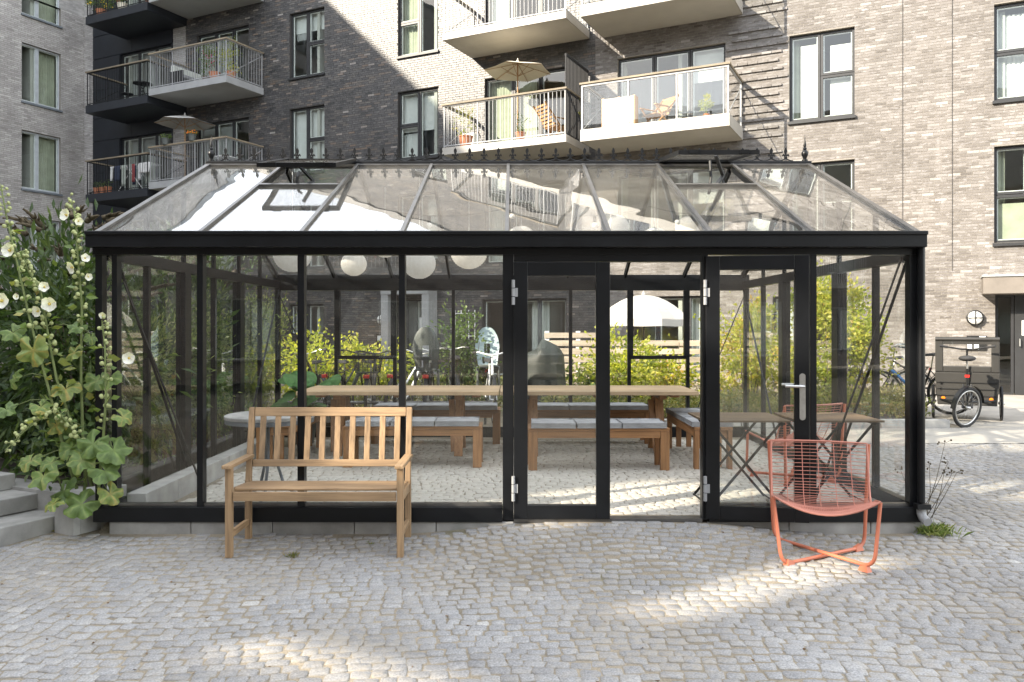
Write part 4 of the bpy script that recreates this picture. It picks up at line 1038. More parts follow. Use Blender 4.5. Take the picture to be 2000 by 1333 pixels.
for i, (p, L, rz, lab, short) in enumerate(spots):
    slat_bench((p[0], p[1], 0), L, .40, rz, lab)
    for k in range(3):
        l = (L-.06)/3; cushion((p[0]-L/2+.03+l*(k+.5), p[1]-.01+.004*k, .431), l-.012, .42, R((-1.5, .8, 1.2)[k]), 'grey canvas cushion on the '+pos3[k]+short, cg, i*3+k)
slat_bench((2.06, 9.05, 0), 1.5, .40, R(90), 'plank bench set lengthwise at the right table end')
slat_bench((-2.5, 9.2, 0), 1.3, .40, R(90), 'plank bench set lengthwise beside the round table')
for k in range(3): cushion((2.06, 8.56+k*.49, .431), .47, .42, R(90+k-1), 'grey cushion on lengthwise bench at right table end, '+('nearest the door', 'in the middle', 'nearest the back glass')[k], cg, 20+k)
for k in range(2): cushion((-2.5, 8.88+k*.62, .431), .60, .42, R(90+k), 'grey cushion on lengthwise bench beside round table, '+('nearer', 'farther')[k]+' one', cg, 30+k)
# round table
rt = thing('round_table', 'round grey topped pedestal table behind the left glass', 'table', (-2.0, 6.72, 0))
MB().lathe([(.345, .70), (.36, .705), (.36, .728), (.345, .735)], 40).build('table_top', M['concrete'], rt, True)
MB().lathe([(.30, .66), (.355, .668), (.357, .699), (.30, .6995)], 40).build('rim', M['frame_slate'], rt, True)
for k in range(3):
    a = k*2.09+.5; m = MB(); m.tube([(.04*math.cos(a), .04*math.sin(a), .66), (.05*math.cos(a), .05*math.sin(a), .35), (.12*math.cos(a), .12*math.sin(a), .12), (.30*math.cos(a), .30*math.sin(a), .012)], .013, 8); m.build('leg', M['frame_slate'], rt, True)
# folding tables with brown slats
def folding(cx, label):
    t = thing('folding_table', label, 'table', (cx, 6.72, 0), 0, 'slatted folding tables by the right glass')
    for k in range(7): board('slat', t, M['slatwood'], -.34, .34, -.31+k*.09, -.31+k*.09+.078, .70, .716, bevel=.002)
    fr = MB(); fr.beam((-.29, -.30, .688), (-.29, .30, .688), .02, .02); fr.beam((.29, -.30, .688), (.29, .30, .688), .02, .02); fr.build('top_frame', M['blackmetal'], t)
    for y in (-.26, .26):
        for s in (-1, 1):
            m = MB(); m.beam((s*.28, y+s*.012, .69), (-s*.30, y+s*.012, .008), .02, .008, (0, 1, 0)); m.build('leg', M['blackmetal'], t)
    for s in (-1, 1): MB().tube([(s*.296, -.27, .02), (s*.296, .27, .02)], .007, 6).build('foot_bar', M['blackmetal'], t)
folding(1.86, 'brown slatted folding table behind the open door glass'); folding(2.60, 'brown slatted folding table in the right greenhouse corner')
wire_chair((2.66, 7.75, 0), R(200), 'coral wire lounge chair inside the greenhouse behind folding table')
# clay dish on the floor
MB_ = MB().lathe([(.001, .012), (.055, .012), (.058, .05), (.066, .05), (.062, .0), (.05, 0)], 20); tag(MB_.build('clay_dish', M['bowl'], None, True), 'small brown clay dish on the setts inside left corner', 'dish').location = (-2.72, 6.34, .004)
# paper lanterns
def lantern(px, py, Y, rpx, label):
    r = rpx*Y/FPX; c = W(px, py, Y); l = thing('paper_lantern', label, 'lantern', c, random.Random(px).uniform(0, 6), 'white paper lanterns under the greenhouse roof'); n = 40; pr = []
    for i in range(n+1):
        a = math.pi*(.06+.88*i/n); rr = r*(1+(.014 if i % 2 else -.012)); pr.append((rr*math.sin(a), -rr*math.cos(a)*.94))
    m = MB(); m.lathe(pr, 28); m.f = m.f[:-2]; m.build('shade', M['paper'], l, 2)
    MB().tube([(.18*r*math.cos(k*.628), .18*r*math.sin(k*.628), r*.925) for k in range(10)], .003, 5, True).build('ring', M['blackmetal'], l)
    top = 2.155+.985*(1-abs(Y-8.475)/2.325)-c.z-.03
    MB().tube([(0, 0, r*.9), (0, 0, max(top, r*.95))], .0022, 5).build('cord', M['paperw'], l)
for a in ((571, 497, 8.3, 37, 'leftmost large white paper lantern under greenhouse roof'), (691, 516, 9.6, 25, 'small white paper lantern second from left under roof'), (752, 478, 8.8, 27, 'white paper lantern half hidden behind gutter, third from left'), (819, 515, 8.6, 32, 'large round white lantern before the third glass bar'),
          (916, 492, 8.9, 36, 'large white lantern just left of closed door leaf'), (1018, 470, 8.9, 30, 'white lantern above the closed door leaf, mostly hidden'), (1206, 442, 8.9, 22, 'small white lantern seen through roof above the doorway'), (1279, 480, 8.6, 36, 'large white lantern hanging in the open doorway'), (1343, 446, 8.9, 24, 'rightmost white lantern seen through roof glass')):
    lantern(*a)
# string of bulbs
sl_ = thing('string_light', 'dark cable with small pendant bulbs strung under the ridge', 'string light', (0, 8.55, 0)); pts = []
for k in range(41):
    x = -2.9+5.8*k/40; pts.append((x, 0, 2.72-.10*(1-((k % 10)-5)**2/25.0)))
MB().tube(pts, .004, 5).build('cable', M['blackmetal'], sl_)
for k in range(2, 40, 6):
    x, y, z = pts[k]; h = MB().lathe([(.018, z-.07), (.018, z)], 8, Matrix.Translation((x, 0, 0))).build('lamp_holder', M['blackmetal'], sl_); MB().ball((x, 0, z-.10), .03, 8).build('bulb', M['lampglass'], sl_, 2)
# concrete steps and planter at the left, in line with the buildings
st = thing('garden_steps', 'two worn concrete steps at the left edge of the yard', 'steps', (-3.47, 6.2, 0), -BA)
for k, (u, z) in enumerate(((0, .02), (-.33, .145))):
    board('step', st, M['concrete_d'], -2.6, u, -1.9, .10+.0*k, -.4, z-.005+.0, bevel=.008) if k == 0 else board('step', st, M['concrete_d'], -2.6, u, -1.9, .099, z-.124, z, bevel=.008)
board('landing', st, M['concrete_d'], -2.6, -.66, -1.9, .098, .146, .27, bevel=.008)
pl = thing('concrete_planter', 'pale concrete planter block holding the hollyhocks beside the steps', 'planter', (-3.27, 6.06, 0), -BA)
m = MB(); m.box(-.22, 0, 0, .06, -.3, .19).box(-.22, -.05, .0605, .5, -.3, .19).box(-.0495, 0, .0605, .32, -.3, .19); m.build('wall', M['concrete'], pl, bevel=.006)
MB().box(-1.6, -.05, .101, .35, -.3, .17).build('bed_edge', M['concrete_d'], pl)
# ------------------------------------------------------------------ vegetation
def leaves(P, D, L, Wd, rr, fold=.25, rnd_=None, droop=.15):
    """P base points, D directions (n,3): folded diamond leaves"""
    n = len(P); D = D/np.linalg.norm(D, axis=1)[:, None]
    U = np.cross(D, rr.normal(size=(n, 3))); U /= np.linalg.norm(U, axis=1)[:, None]+1e-9; Nn = np.cross(U, D)
    L = L*rr.uniform(.6, 1.25, n)[:, None]; Wd = Wd*rr.uniform(.7, 1.2, n)[:, None]
    tip = P+D*L; tip[:, 2] -= droop*L[:, 0]; mid = P+D*L*.45
    a = mid+U*Wd/2+Nn*Wd*fold; b = mid-U*Wd/2+Nn*Wd*fold
    V = np.stack([P, a, tip, b], 1).reshape(-1, 3); i = np.arange(n)*4
    F = np.concatenate([np.stack([i, i+1, i+2], 1), np.stack([i, i+2, i+3], 1)])
    r = rr.uniform(0, 1, n) if rnd_ is None else rnd_
    return V, F, np.repeat(r, 4)
def clumps(center, rad, nclump, nleaf, spread, rr, shell=.5):
    d = rr.normal(size=(nclump, 3)); d /= np.linalg.norm(d, axis=1)[:, None]; q = rr.uniform(shell, 1, nclump)**.6
    C = np.array(center)+d*q[:, None]*np.array(rad); k = rr.integers(0, nclump, nleaf)
    sp = spread*rr.uniform(.5, 1.4, nclump); P = C[k]+rr.normal(size=(nleaf, 3))*sp[k][:, None]
    tone = np.clip(rr.uniform(.15, .75, nclump)[k]+rr.normal(0, .16, nleaf), 0, 1)
    D = P-np.array(center)+rr.normal(size=(nleaf, 3))*.5*np.mean(rad); D[:, 2] += .25*np.mean(rad)
    return P, D, tone, C
def shrub(name, label, cat, base, center, rad, nclump, nleaf, L, Wd, mat, seed, group=None, spread=.12, stems=9, sr=.012, trunk='stem', shell=.35, smat='bark'):
    rr = np.random.default_rng(seed); o = thing(name, label, cat, base, 0, group)
    c = np.array(center)-np.array(base); P, D, tone, C = clumps(c, rad, nclump, nleaf, spread, rr, shell)
    P[:, 2] = np.maximum(P[:, 2], .03)
    V, F, r = leaves(P, D, L, Wd, rr, rnd_=tone); link('crown', npmesh('crown', V, F, r, M[mat]), o)
    m = MB()
    for k in range(stems):
        t = Vector(C[rr.integers(0, nclump)]); b = Vector((rr.normal()*.06*rad[0], rr.normal()*.06*rad[1], 0)); md = (b+t)/2+Vector(rr.normal(size=3))*.1; md.z = abs(md.z)*.9
        m.tube([b, md, t], [sr, sr*.7, sr*.3], 5)
    m.build(trunk, M[smat], o, 2); return o
Z0 = .16
# dark butterfly bushes left of the greenhouse, brown spent spikes on top
def buddleia(base, center, rad, seed, nleaf, label, nsp):
    o = shrub('butterfly_bush', label, 'shrub', base, center, rad, 55, nleaf, .15, .038, 'leaf_dark', seed, 'butterfly bushes beside the greenhouse', .15, 14, .013, shell=.15)
    rr = random.Random(seed)
    for k in range(nsp):
        m = MB()
        a = rr.uniform(0, 6.28); e = rr.uniform(.35, 1.25); c = Vector(center)-Vector(base)
        p = c+Vector((rad[0]*math.cos(a)*math.cos(e), rad[1]*math.sin(a)*math.cos(e), rad[2]*math.sin(e)))*rr.uniform(1.0, 1.18)
        d = (Vector((math.cos(a)*.9, math.sin(a)*.6, rr.uniform(.15, .7)))).normalized(); Ln = rr.uniform(.18, .34); N = 9
        pts = [p+d*Ln*i/N+Vector((0, 0, -.05*(i/N)**2)) for i in range(N+1)]
        m.tube(pts, [(.025*(1-i/N*.8))*rr.uniform(.6, 1.25)+.003 for i in range(N+1)], 6)
        for i in range(5):
            q = pts[i]; s_ = Vector((rr.uniform(-1, 1), rr.uniform(-1, 1), .3)).normalized(); m.tube([q, q+s_*.035, q+s_*.06+d*.03], [.012, .011, .004], 5)
        m.build('flower_spike', M['spike'], o, 2)
    return o
buddleia((-3.95, 7.3, Z0), (-4.0, 7.35, 1.3), (.66, .6, 1.12), 1, 3800, 'dark butterfly bush with brown spikes behind the white hollyhocks', 34)
buddleia((-4.7, 7.9, Z0), (-4.75, 7.9, 1.25), (.6, .7, 1.0), 2, 3000, 'dark butterfly bush at the far left edge', 20)
buddleia((-3.75, 8.9, Z0), (-3.8, 8.9, 1.2), (.42, .7, 1.15), 3, 3200, 'dark butterfly bush pressed against the left greenhouse glass', 10)
buddleia((-4.1, 10.4, Z0), (-4.1, 10.4, 1.35), (.7, .8, 1.2), 4, 3600, 'tall butterfly bush beyond the back left greenhouse corner', 10)
for i, (x, y, h, lab) in enumerate(((-3.55, 7.9, 1.5, 'pale seedy meadow plant close outside the left glass, nearest'), (-3.5, 9.4, 1.7, 'pale seedy meadow plant outside the left glass, middle'), (-3.4, 10.9, 1.7, 'pale seedy meadow plant at the back left corner'))):
    shrub('tall_weed', lab, 'plant', (x, y, Z0), (x, y, h*.6), (.28, .45, h*.55), 46, 4200, .075, .018, 'leaf_pale', 20+i, 'meadow plants along the left glass', .10, 22, .006, shell=.1, smat='stem')
# low planting in the left bed
rr = np.random.default_rng(9); n = 9000
P = np.stack([rr.uniform(-6.5, -3.4, n), rr.uniform(6.35, 11, n), rr.uniform(.14, .62, n)**1.0], 1)
P = P[(P[:, 0] > -3.3-(P[:, 1]-5.9)*.9) & (P[:, 0] < -3.42)]; D = rr.normal(size=P.shape); D[:, 2] = np.abs(D[:, 2])+.2
V, F, r = leaves(P, D, .11, .045, rr); tag(link('bed_foliage', npmesh('bed_foliage', V, F, r, M['leaf_dark'])), 'dark low leafy planting filling the raised left bed', 'foliage', kind='stuff')
# sunlit ground cover in the bed behind
n = 22000; P = np.stack([rr.uniform(.45, 6.15, n), rr.uniform(11.85, 13.4, n), np.zeros(n)], 1)
hgt = .16+.16*np.abs(np.sin(P[:, 0]*2.3)+.5*np.sin(P[:, 1]*3.1+P[:, 0]))+.05; P[:, 2] = .1+hgt*rr.uniform(.1, 1, n)
D = rr.normal(size=P.shape); D[:, 2] = np.abs(D[:, 2])+.4; V, F, r = leaves(P, D, .075, .026, rr)
tag(link('bed_foliage', npmesh('bed_foliage', V, F, r, M['leaf_cover'])), 'low yellow green ground cover in the sunlit bed', 'foliage', kind='stuff')
n = 9000; P = np.stack([rr.uniform(-3.2, .4, n), rr.uniform(13.2, 15.2, n), rr.uniform(.02, .55, n)], 1); D = rr.normal(size=P.shape); D[:, 2] = np.abs(D[:, 2])+.4
V, F, r = leaves(P, D, .085, .03, rr); tag(link('bed_foliage', npmesh('bed_foliage', V, F, r, M['leaf_cover'])), 'rough green planting behind the parked bicycles', 'foliage', kind='stuff')
# yellowing shrubs
yg = 'yellowing shrubs behind the greenhouse'
def ysh(px, Y, ztop, rx_, seed, n, label, mat='leaf_yellow', zc=None, L=.085):
    x = (px-1000)*Y/FPX; zc = zc or ztop*.55
    shrub('yellow_shrub', label, 'shrub', (x, Y, .02), (x, Y, zc), (rx_, rx_*.8, ztop-zc), 46, n, L, .05, mat, seed, yg, .11, 16, .012, shell=.05)
ysh(620, 13.6, 1.35, .75, 41, 2200, 'yellowing shrub behind the leftmost bicycles')
ysh(735, 13.7, 1.25, .65, 42, 1600, 'yellowing shrub behind the louvre window, left')
ysh(905, 13.6, 1.75, .45, 43, 1500, 'bright green young shrub beside the grey child seat', 'leaf_mid')
ysh(1215, 12.9, 1.3, .75, 44, 3000, 'sunlit yellow shrub before the pallet fence in the doorway')
ysh(1110, 13.0, .75, .4, 45, 900, 'small green shrub next to the covered grill', 'leaf_mid')
ysh(1300, 13.1, 1.0, .5, 46, 1300, 'sunlit yellow shrub right of the doorway parasol')
ysh(1475, 12.7, 1.9, .75, 47, 3800, 'tall sunlit yellow shrub seen through the open door glass')
ysh(1610, 12.6, 2.4, .74, 48, 5200, 'tallest sunlit yellow shrub near the right greenhouse corner', L=.075)
ysh(1665, 13.2, 1.9, .6, 49, 1800, 'loose sunlit yellow shrub beside the dark parked bicycle', L=.075)
# hollyhocks ---------------------------------------------------------------
def lobed(seed, Rr=.118, tone=.45):
    rs = random.Random(seed); m = MB(); n = 40; ring = []; mid = []
    for k in range(n):
        a = -math.pi/2+.28+(2*math.pi-.56)*k/(n-1); lob = abs(math.cos(2.5*(a-math.pi/2))); r = Rr*(.68+.34*lob**.7)*(1+rs.uniform(-.05, .05))
        z = -.18*r*abs(math.cos(a-math.pi/2+.1))**2+.018*math.sin(5*a+seed)+.010*math.sin(11*a+seed)
        ring.append((r*math.cos(a), r*math.sin(a), z)); mid.append((r*.52*math.cos(a), r*.52*math.sin(a), .012+.010*math.cos(5*(a-math.pi/2))))
    vs = [(0, 0, 0)]+mid+ring; f = [(0, 1+k, 2+k) for k in range(n-1)]+[(1+k, 1+n+k, 2+n+k, 2+k) for k in range(n-1)]
    m.add(vs, f, tone); b = len(m.r)
    for k in range(n): m.r[1+n+k] = min(1, tone+rs.uniform(0, .4)*(rs.random() < .5))
    for k in range(n):                       # paler veins along the lobes
        a = -math.pi/2+.28+(2*math.pi-.56)*k/(n-1)
        if abs(math.cos(2.5*(a-math.pi/2))) > .975: m.r[1+k] = min(1, tone+.35); m.r[1+n+k] = min(1, tone+.3)
        else: m.r[1+k] = max(0, tone-.08)
    m.r[0] = min(1, tone+.35)
    return m.mesh('leaf', M['leaf_holly'], True)
leafm = [lobed(k, .118+.006*(k % 3), (.2, .3, .45, .5, .55, .35, .65)[k]) for k in range(7)]
def flower_mesh():
    m = MB()
    for p in range(5):
        a0 = p*2*math.pi/5; n = 6; rows = []
        for i in range(5):
            t = i/4; row = []
            for k in range(n+1):
                u = -1+2*k/n; a = a0+u*.78*(.8+.2*min(1, t*1.4)); r = .058*t*(1-.16*u*u*t+.05*math.sin(6*u+p)*t)+.001; z = .030*t**1.3+.006*math.sin(7*u+p*1.7)*t*t+.003*p/5-.006*t*t*u*u
                row.append((r*math.cos(a), r*math.sin(a), z))
            rows.append(row)
        vs = [q for row in rows for q in row]; m.add(vs, [(i*(n+1)+k, i*(n+1)+k+1, (i+1)*(n+1)+k+1, (i+1)*(n+1)+k) for i in range(4) for k in range(n)], .5+.1*p/5)
    return m.mesh('flower', M['petal'], True)
flm = flower_mesh(); eye = MB().lathe([(.013, .004), (.012, .008), (.007, .016), (.004, .028), (.001, .03)], 8).mesh('flower_eye', M['pollen'], True)
def face(o, d, roll=0):
    o.rotation_mode = 'QUATERNION'; o.rotation_quaternion = Vector(d).to_track_quat('Z', 'Y') @ Quaternion((0, 0, 1), roll)
def hollyhock(label, pts, Y, flowers, lv, seed, closed=()):
    rs = random.Random(seed); P = [W(x, y, Y+dy) for x, y, dy in pts]; base = P[0].copy(); h = thing('hollyhock', label, 'plant', base, 0, 'white hollyhocks beside the steps'); Q = [p-base for p in P]
    fine = []
    for a, b in zip(Q, Q[1:]):
        for k in range(5): fine.append(a.lerp(b, k/5))
    fine.append(Q[-1]); N = len(fine); m = MB(); m.tube(fine, [.011*(1-.75*i/N)+.0015 for i in range(N)], 7); m.build('stem', M['stem'], h, True)
    bd = MB(); sm = MB(); F_ = ([], [], [])
    for i in range(int(N*.42), N):
        t = i/N
        for q in range(3 if t < .9 else 2):
            a = rs.uniform(0, 6.28); d = Vector((math.cos(a), math.sin(a), rs.uniform(.1, .7))).normalized(); p = fine[i]+Vector((0, 0, rs.uniform(-.02, .02))); e = p+d*rs.uniform(.018, .032); bd.tube([p, e], .0025, 4); bd.ball(e+d*.008, rs.uniform(.012, .019)*(1.25-.5*t), 5)
    tag(bd.build('bud', M['bud'], h, 2), kind='stuff')
    for (x, y, r, dx) in flowers:
        c = W(x, y, Y-.05)-base; f = link('flower', flm, h); f.location = c; f.scale = (r*.8,)*3; d = Vector((dx*1.3, -1, rs.uniform(-.45, .35))); face(f, d, rs.uniform(0, 6)); e = link('flower_eye', eye, f)
    n = int(N*.55); SP = []; SD = []
    for i in range(2, int(N*.8)):
        for q in range(2):
            a = rs.uniform(0, 6.28); SP.append(fine[i]+Vector((math.cos(a), math.sin(a), 0))*.03); SD.append((math.cos(a), math.sin(a), rs.uniform(-.1, .5)))
    V, F, r = leaves(np.array(SP), np.array(SD), .075, .055, np.random.default_rng(seed), .12); tag(link('small_leaf', npmesh('small_leaf', V, F, r, M['leaf_holly']), h), kind='stuff')
    for (x, y, sz, tx, tz, dy) in lv:
        c = W(x, y, Y+dy)-base; o = link('leaf', leafm[rs.randrange(7)], h); o.location = c; o.scale = (sz*.78,)*3; face(o, (tx+rs.uniform(-.35, .35), -.75, tz+rs.uniform(-.5, .3)), rs.uniform(-1.0, 1.0)+math.pi)
        near = min(fine, key=lambda p: (p-c).length); pm_ = (near+c)/2+Vector((0, .02, .03)); MB().tube([near, pm_, c], [.0045, .004, .003], 5).build('leaf_stalk', M['stem'], h, 2)
YH = 6.05
hollyhock('tallest white hollyhock stalk rising beside the gutter end', [(168, 950, .1), (162, 860, .08), (158, 720, .05), (160, 600, 0), (152, 500, 0), (148, 430, 0), (137, 388, 0)], YH,
   [(131, 421, 1.0, -.3), (153, 432, .65, .8), (143, 522, 1.0, -.5), (166, 505, .7, .7), (172, 541, .6, .9)], [(128, 760, 1.15, -.1, .9, .0), (190, 745, 1.0, .4, .7, .05), (145, 690, .8, -.4, .8, .0), (178, 660, .6, .4, .6, .05), (110, 830, .9, -.2, .7, -.05)], 1)
hollyhock('white hollyhock stalk leaning out of the left edge', [(150, 955, .1), (120, 860, .05), (95, 760, 0), (62, 640, 0), (30, 500, 0), (12, 420, 0), (2, 365, 0)], YH-.05,
   [(20, 490, 1.1, -.1), (4, 588, 1.25, .1)], [(65, 685, 1.3, -.1, .5, -.1), (25, 650, .9, -.2, .8, 0), (30, 740, .9, -.4, .8, 0), (12, 800, .9, -.3, .7, 0), (80, 795, .8, .2, .8, -.05)], 2)
hollyhock('bent white hollyhock stalk with flowers in a cluster', [(180, 950, .1), (150, 860, .05), (110, 740, 0), (95, 660, 0), (80, 570, 0), (55, 530, 0), (42, 490, 0)], YH,
   [(87, 561, .8, .2), (97, 594, 1.15, .2), (75, 608, .9, -.2), (33, 580, .5, .0)], [(150, 640, .7, .3, .8, 0), (60, 900, 1.0, -.3, .8, -.05), (100, 905, .9, .0, .9, -.1)], 3)
hollyhock('short hollyhock leaning over the left glass with one flower', [(192, 955, .1), (200, 880, 0), (207, 780, -.05), (205, 680, -.05), (199, 625, -.05)], YH-.05,
   [(252, 700, .95, .2), (201, 616, .55, .1)], [(182, 868, 1.25, .0, .6, -.1), (222, 880, 1.3, .3, .55, -.1), (215, 740, .9, .4, .7, 0), (240, 815, .8, .5, .6, -.1), (160, 900, 1.1, -.1, .7, -.1), (205, 920, 1.2, .3, .8, -.12)], 4)
hollyhock('low hollyhock drooping big leaves over the planter edge', [(165, 960, .08), (168, 920, .0), (158, 860, -.05), (110, 800, -.1), (60, 830, -.15), (10, 880, -.18)], YH,
   [], [(125, 960, 1.3, -.3, .75, -.1), (160, 985, 1.35, .0, .7, -.15), (215, 965, 1.0, .4, .6, -.15), (85, 930, 1.2, -.4, .6, -.15), (105, 985, .8, -.2, .9, -.2), (140, 875, 1.0, 0, .8, -.05)], 5)
# weeds
rr = np.random.default_rng(77)
def tuft(x, y, h, n, label, mat='leaf_cover', name='weed_tuft', wd=.010, sp=.07):
    P = np.stack([x+rr.normal(0, sp*.3, n), y+rr.normal(0, sp*.3, n), np.full(n, g(x, y)-.01)], 1); D = rr.normal(size=(n, 3))*.5; D[:, 2] = np.abs(D[:, 2])+.8
    V, F, r = leaves(P-np.array([x, y, 0]), D, h, wd, rr, .1, droop=.3); o = link(name, npmesh(name, V, F, r, M[mat])); o.location = (x, y, 0); return tag(o, label, 'weed', 'weeds in the paving')
o = tuft(3.18, 6.10, .11, 420, 'feathery green weed at the right greenhouse corner', 'leaf_pale', wd=.004, sp=.2)
for i, (px, py, h, lab) in enumerate(((572, 1080, .06, 'small grass tuft in the setts left of the bench'), (115, 1040, .10, 'grass tuft at the foot of the concrete steps'), (1118, 1326, .05, 'green tuft at the bottom edge of the picture'), (975, 1023, .07, 'tiny weed by the kerb left of the door'), (1840, 1046, .06, 'small weed in the setts right of the greenhouse corner'), (725, 1061, .03, 'moss tuft in the setts behind the bench leg'))):
    Y = FPX*1.56/(py-HZ); tuft((px-1000)*Y/FPX, Y, h, 40, lab, wd=.006, sp=.05)
wd_ = thing('dry_weed', 'thin dry flowering weed stalks outside the right corner', 'weed', (3.27, 6.35, -.07)); m = MB()
rs = random.Random(8)
for k in range(7):
    b = Vector((rs.uniform(-.1, .1), rs.uniform(-.1, .2), 0)); t = b+Vector((rs.uniform(-.12, .25), rs.uniform(-.1, .1), rs.uniform(.35, .62))); m.tube([b, (b+t)/2+Vector((.02, 0, .02)), t], [.003, .0025, .0015], 5)
    for q in range(4): e = t+Vector((rs.uniform(-.04, .04), rs.uniform(-.04, .04), rs.uniform(-.02, .03))); m.tube([t, e], .0012, 4); m.ball(e, .008, 4)
m.build('stalk', M['spike'], wd_, 2)
# potted plant with big round leaves inside
pp = thing('potted_plant', 'big leaved green pot plant at the left table end', 'plant', (-2.62, 10.15, 0)); MB().lathe([(.14, 0), (.18, .26), (.19, .28), (.16, .28), (.15, .24)], 20).build('pot', M['plasticgrey'], pp, True)
def roundleaf():
    m = MB(); n = 24; m.add([(0, 0, .02)]+[(.14*math.cos(a)*(1 if k % 24 else .4), .14*math.sin(a), -.02*math.cos(2*a)) for k, a in enumerate([2*math.pi*k/n for k in range(n)])], [(0, 1+k, 1+(k+1) % n) for k in range(n)]); return m.mesh('leaf', M['leaf_bright'], True)
rl = roundleaf(); rs = random.Random(4)
for k in range(16):
    a = rs.uniform(0, 6.28); h = rs.uniform(.4, .86); r = rs.uniform(.1, .38); c = Vector((r*math.cos(a)+.1, r*math.sin(a)*.6-.1, h)); o = link('leaf', rl, pp); o.location = c; o.scale = (rs.uniform(.6, 1.15),)*3; face(o, (rs.uniform(-.5, .5), -.5, .9), a)
    MB().tube([(0, 0, .26), c*.5+Vector((0, 0, .16)), c], .004, 5).build('leaf_stalk', M['stem'], pp, 2)

# dry leaves and twigs scattered on the yard
rr = np.random.default_rng(123); n = 130; P = np.stack([rr.uniform(-3.6, 4.6, n), rr.uniform(3.2, 6.0, n), np.zeros(n)], 1)
P[:, 2] = [g(x, y)+.004 for x, y, _ in P]; D = rr.normal(size=(n, 3)); D[:, 2] = rr.uniform(0, .12, n); V, F, r = leaves(P, D, .026, .011, rr, .15, droop=0)
M['litter'] = pm('dry_leaf', (.16, .10, .05), .9, .4, 20); tag(link('leaf_litter', npmesh('leaf_litter', V, F, r, M['litter'])), 'dry leaf litter scattered over the setts', 'leaf litter', kind='stuff')
# ------------------------------------------------------------------ bicycles
def wheel_meshes(r, tyre='rubber'):
    n = 30; X = Matrix.Rotation(R(90), 4, 'X')
    ty = MB(); ty.tube([(r*math.cos(k*6.2832/n), 0, r*math.sin(k*6.2832/n)) for k in range(n)], .020, 7, True)
    ri = MB(); ri.tube([((r-.027)*math.cos(k*6.2832/n), 0, (r-.027)*math.sin(k*6.2832/n)) for k in range(n)], .011, 6, True); ri.tube([(0, -.045, 0), (0, .045, 0)], .02, 8)
    for k in range(22):
        a = k*6.2832/22; ri.tube([(.02*math.cos(a+1.2), .02*(-1)**k, .02*math.sin(a+1.2)), ((r-.03)*math.cos(a), 0, (r-.03)*math.sin(a))], .0013, 3)
    return ty.mesh('tyre', M[tyre], True), ri.mesh('rim', M['chrome'], True)
WM = {.34: wheel_meshes(.34), .25: wheel_meshes(.25)}
def put_wheel(b, x, r=.34):
    w = link('wheel', WM[r][0], b); w.location = (x, 0, r+.02); link('rim', WM[r][1], w)
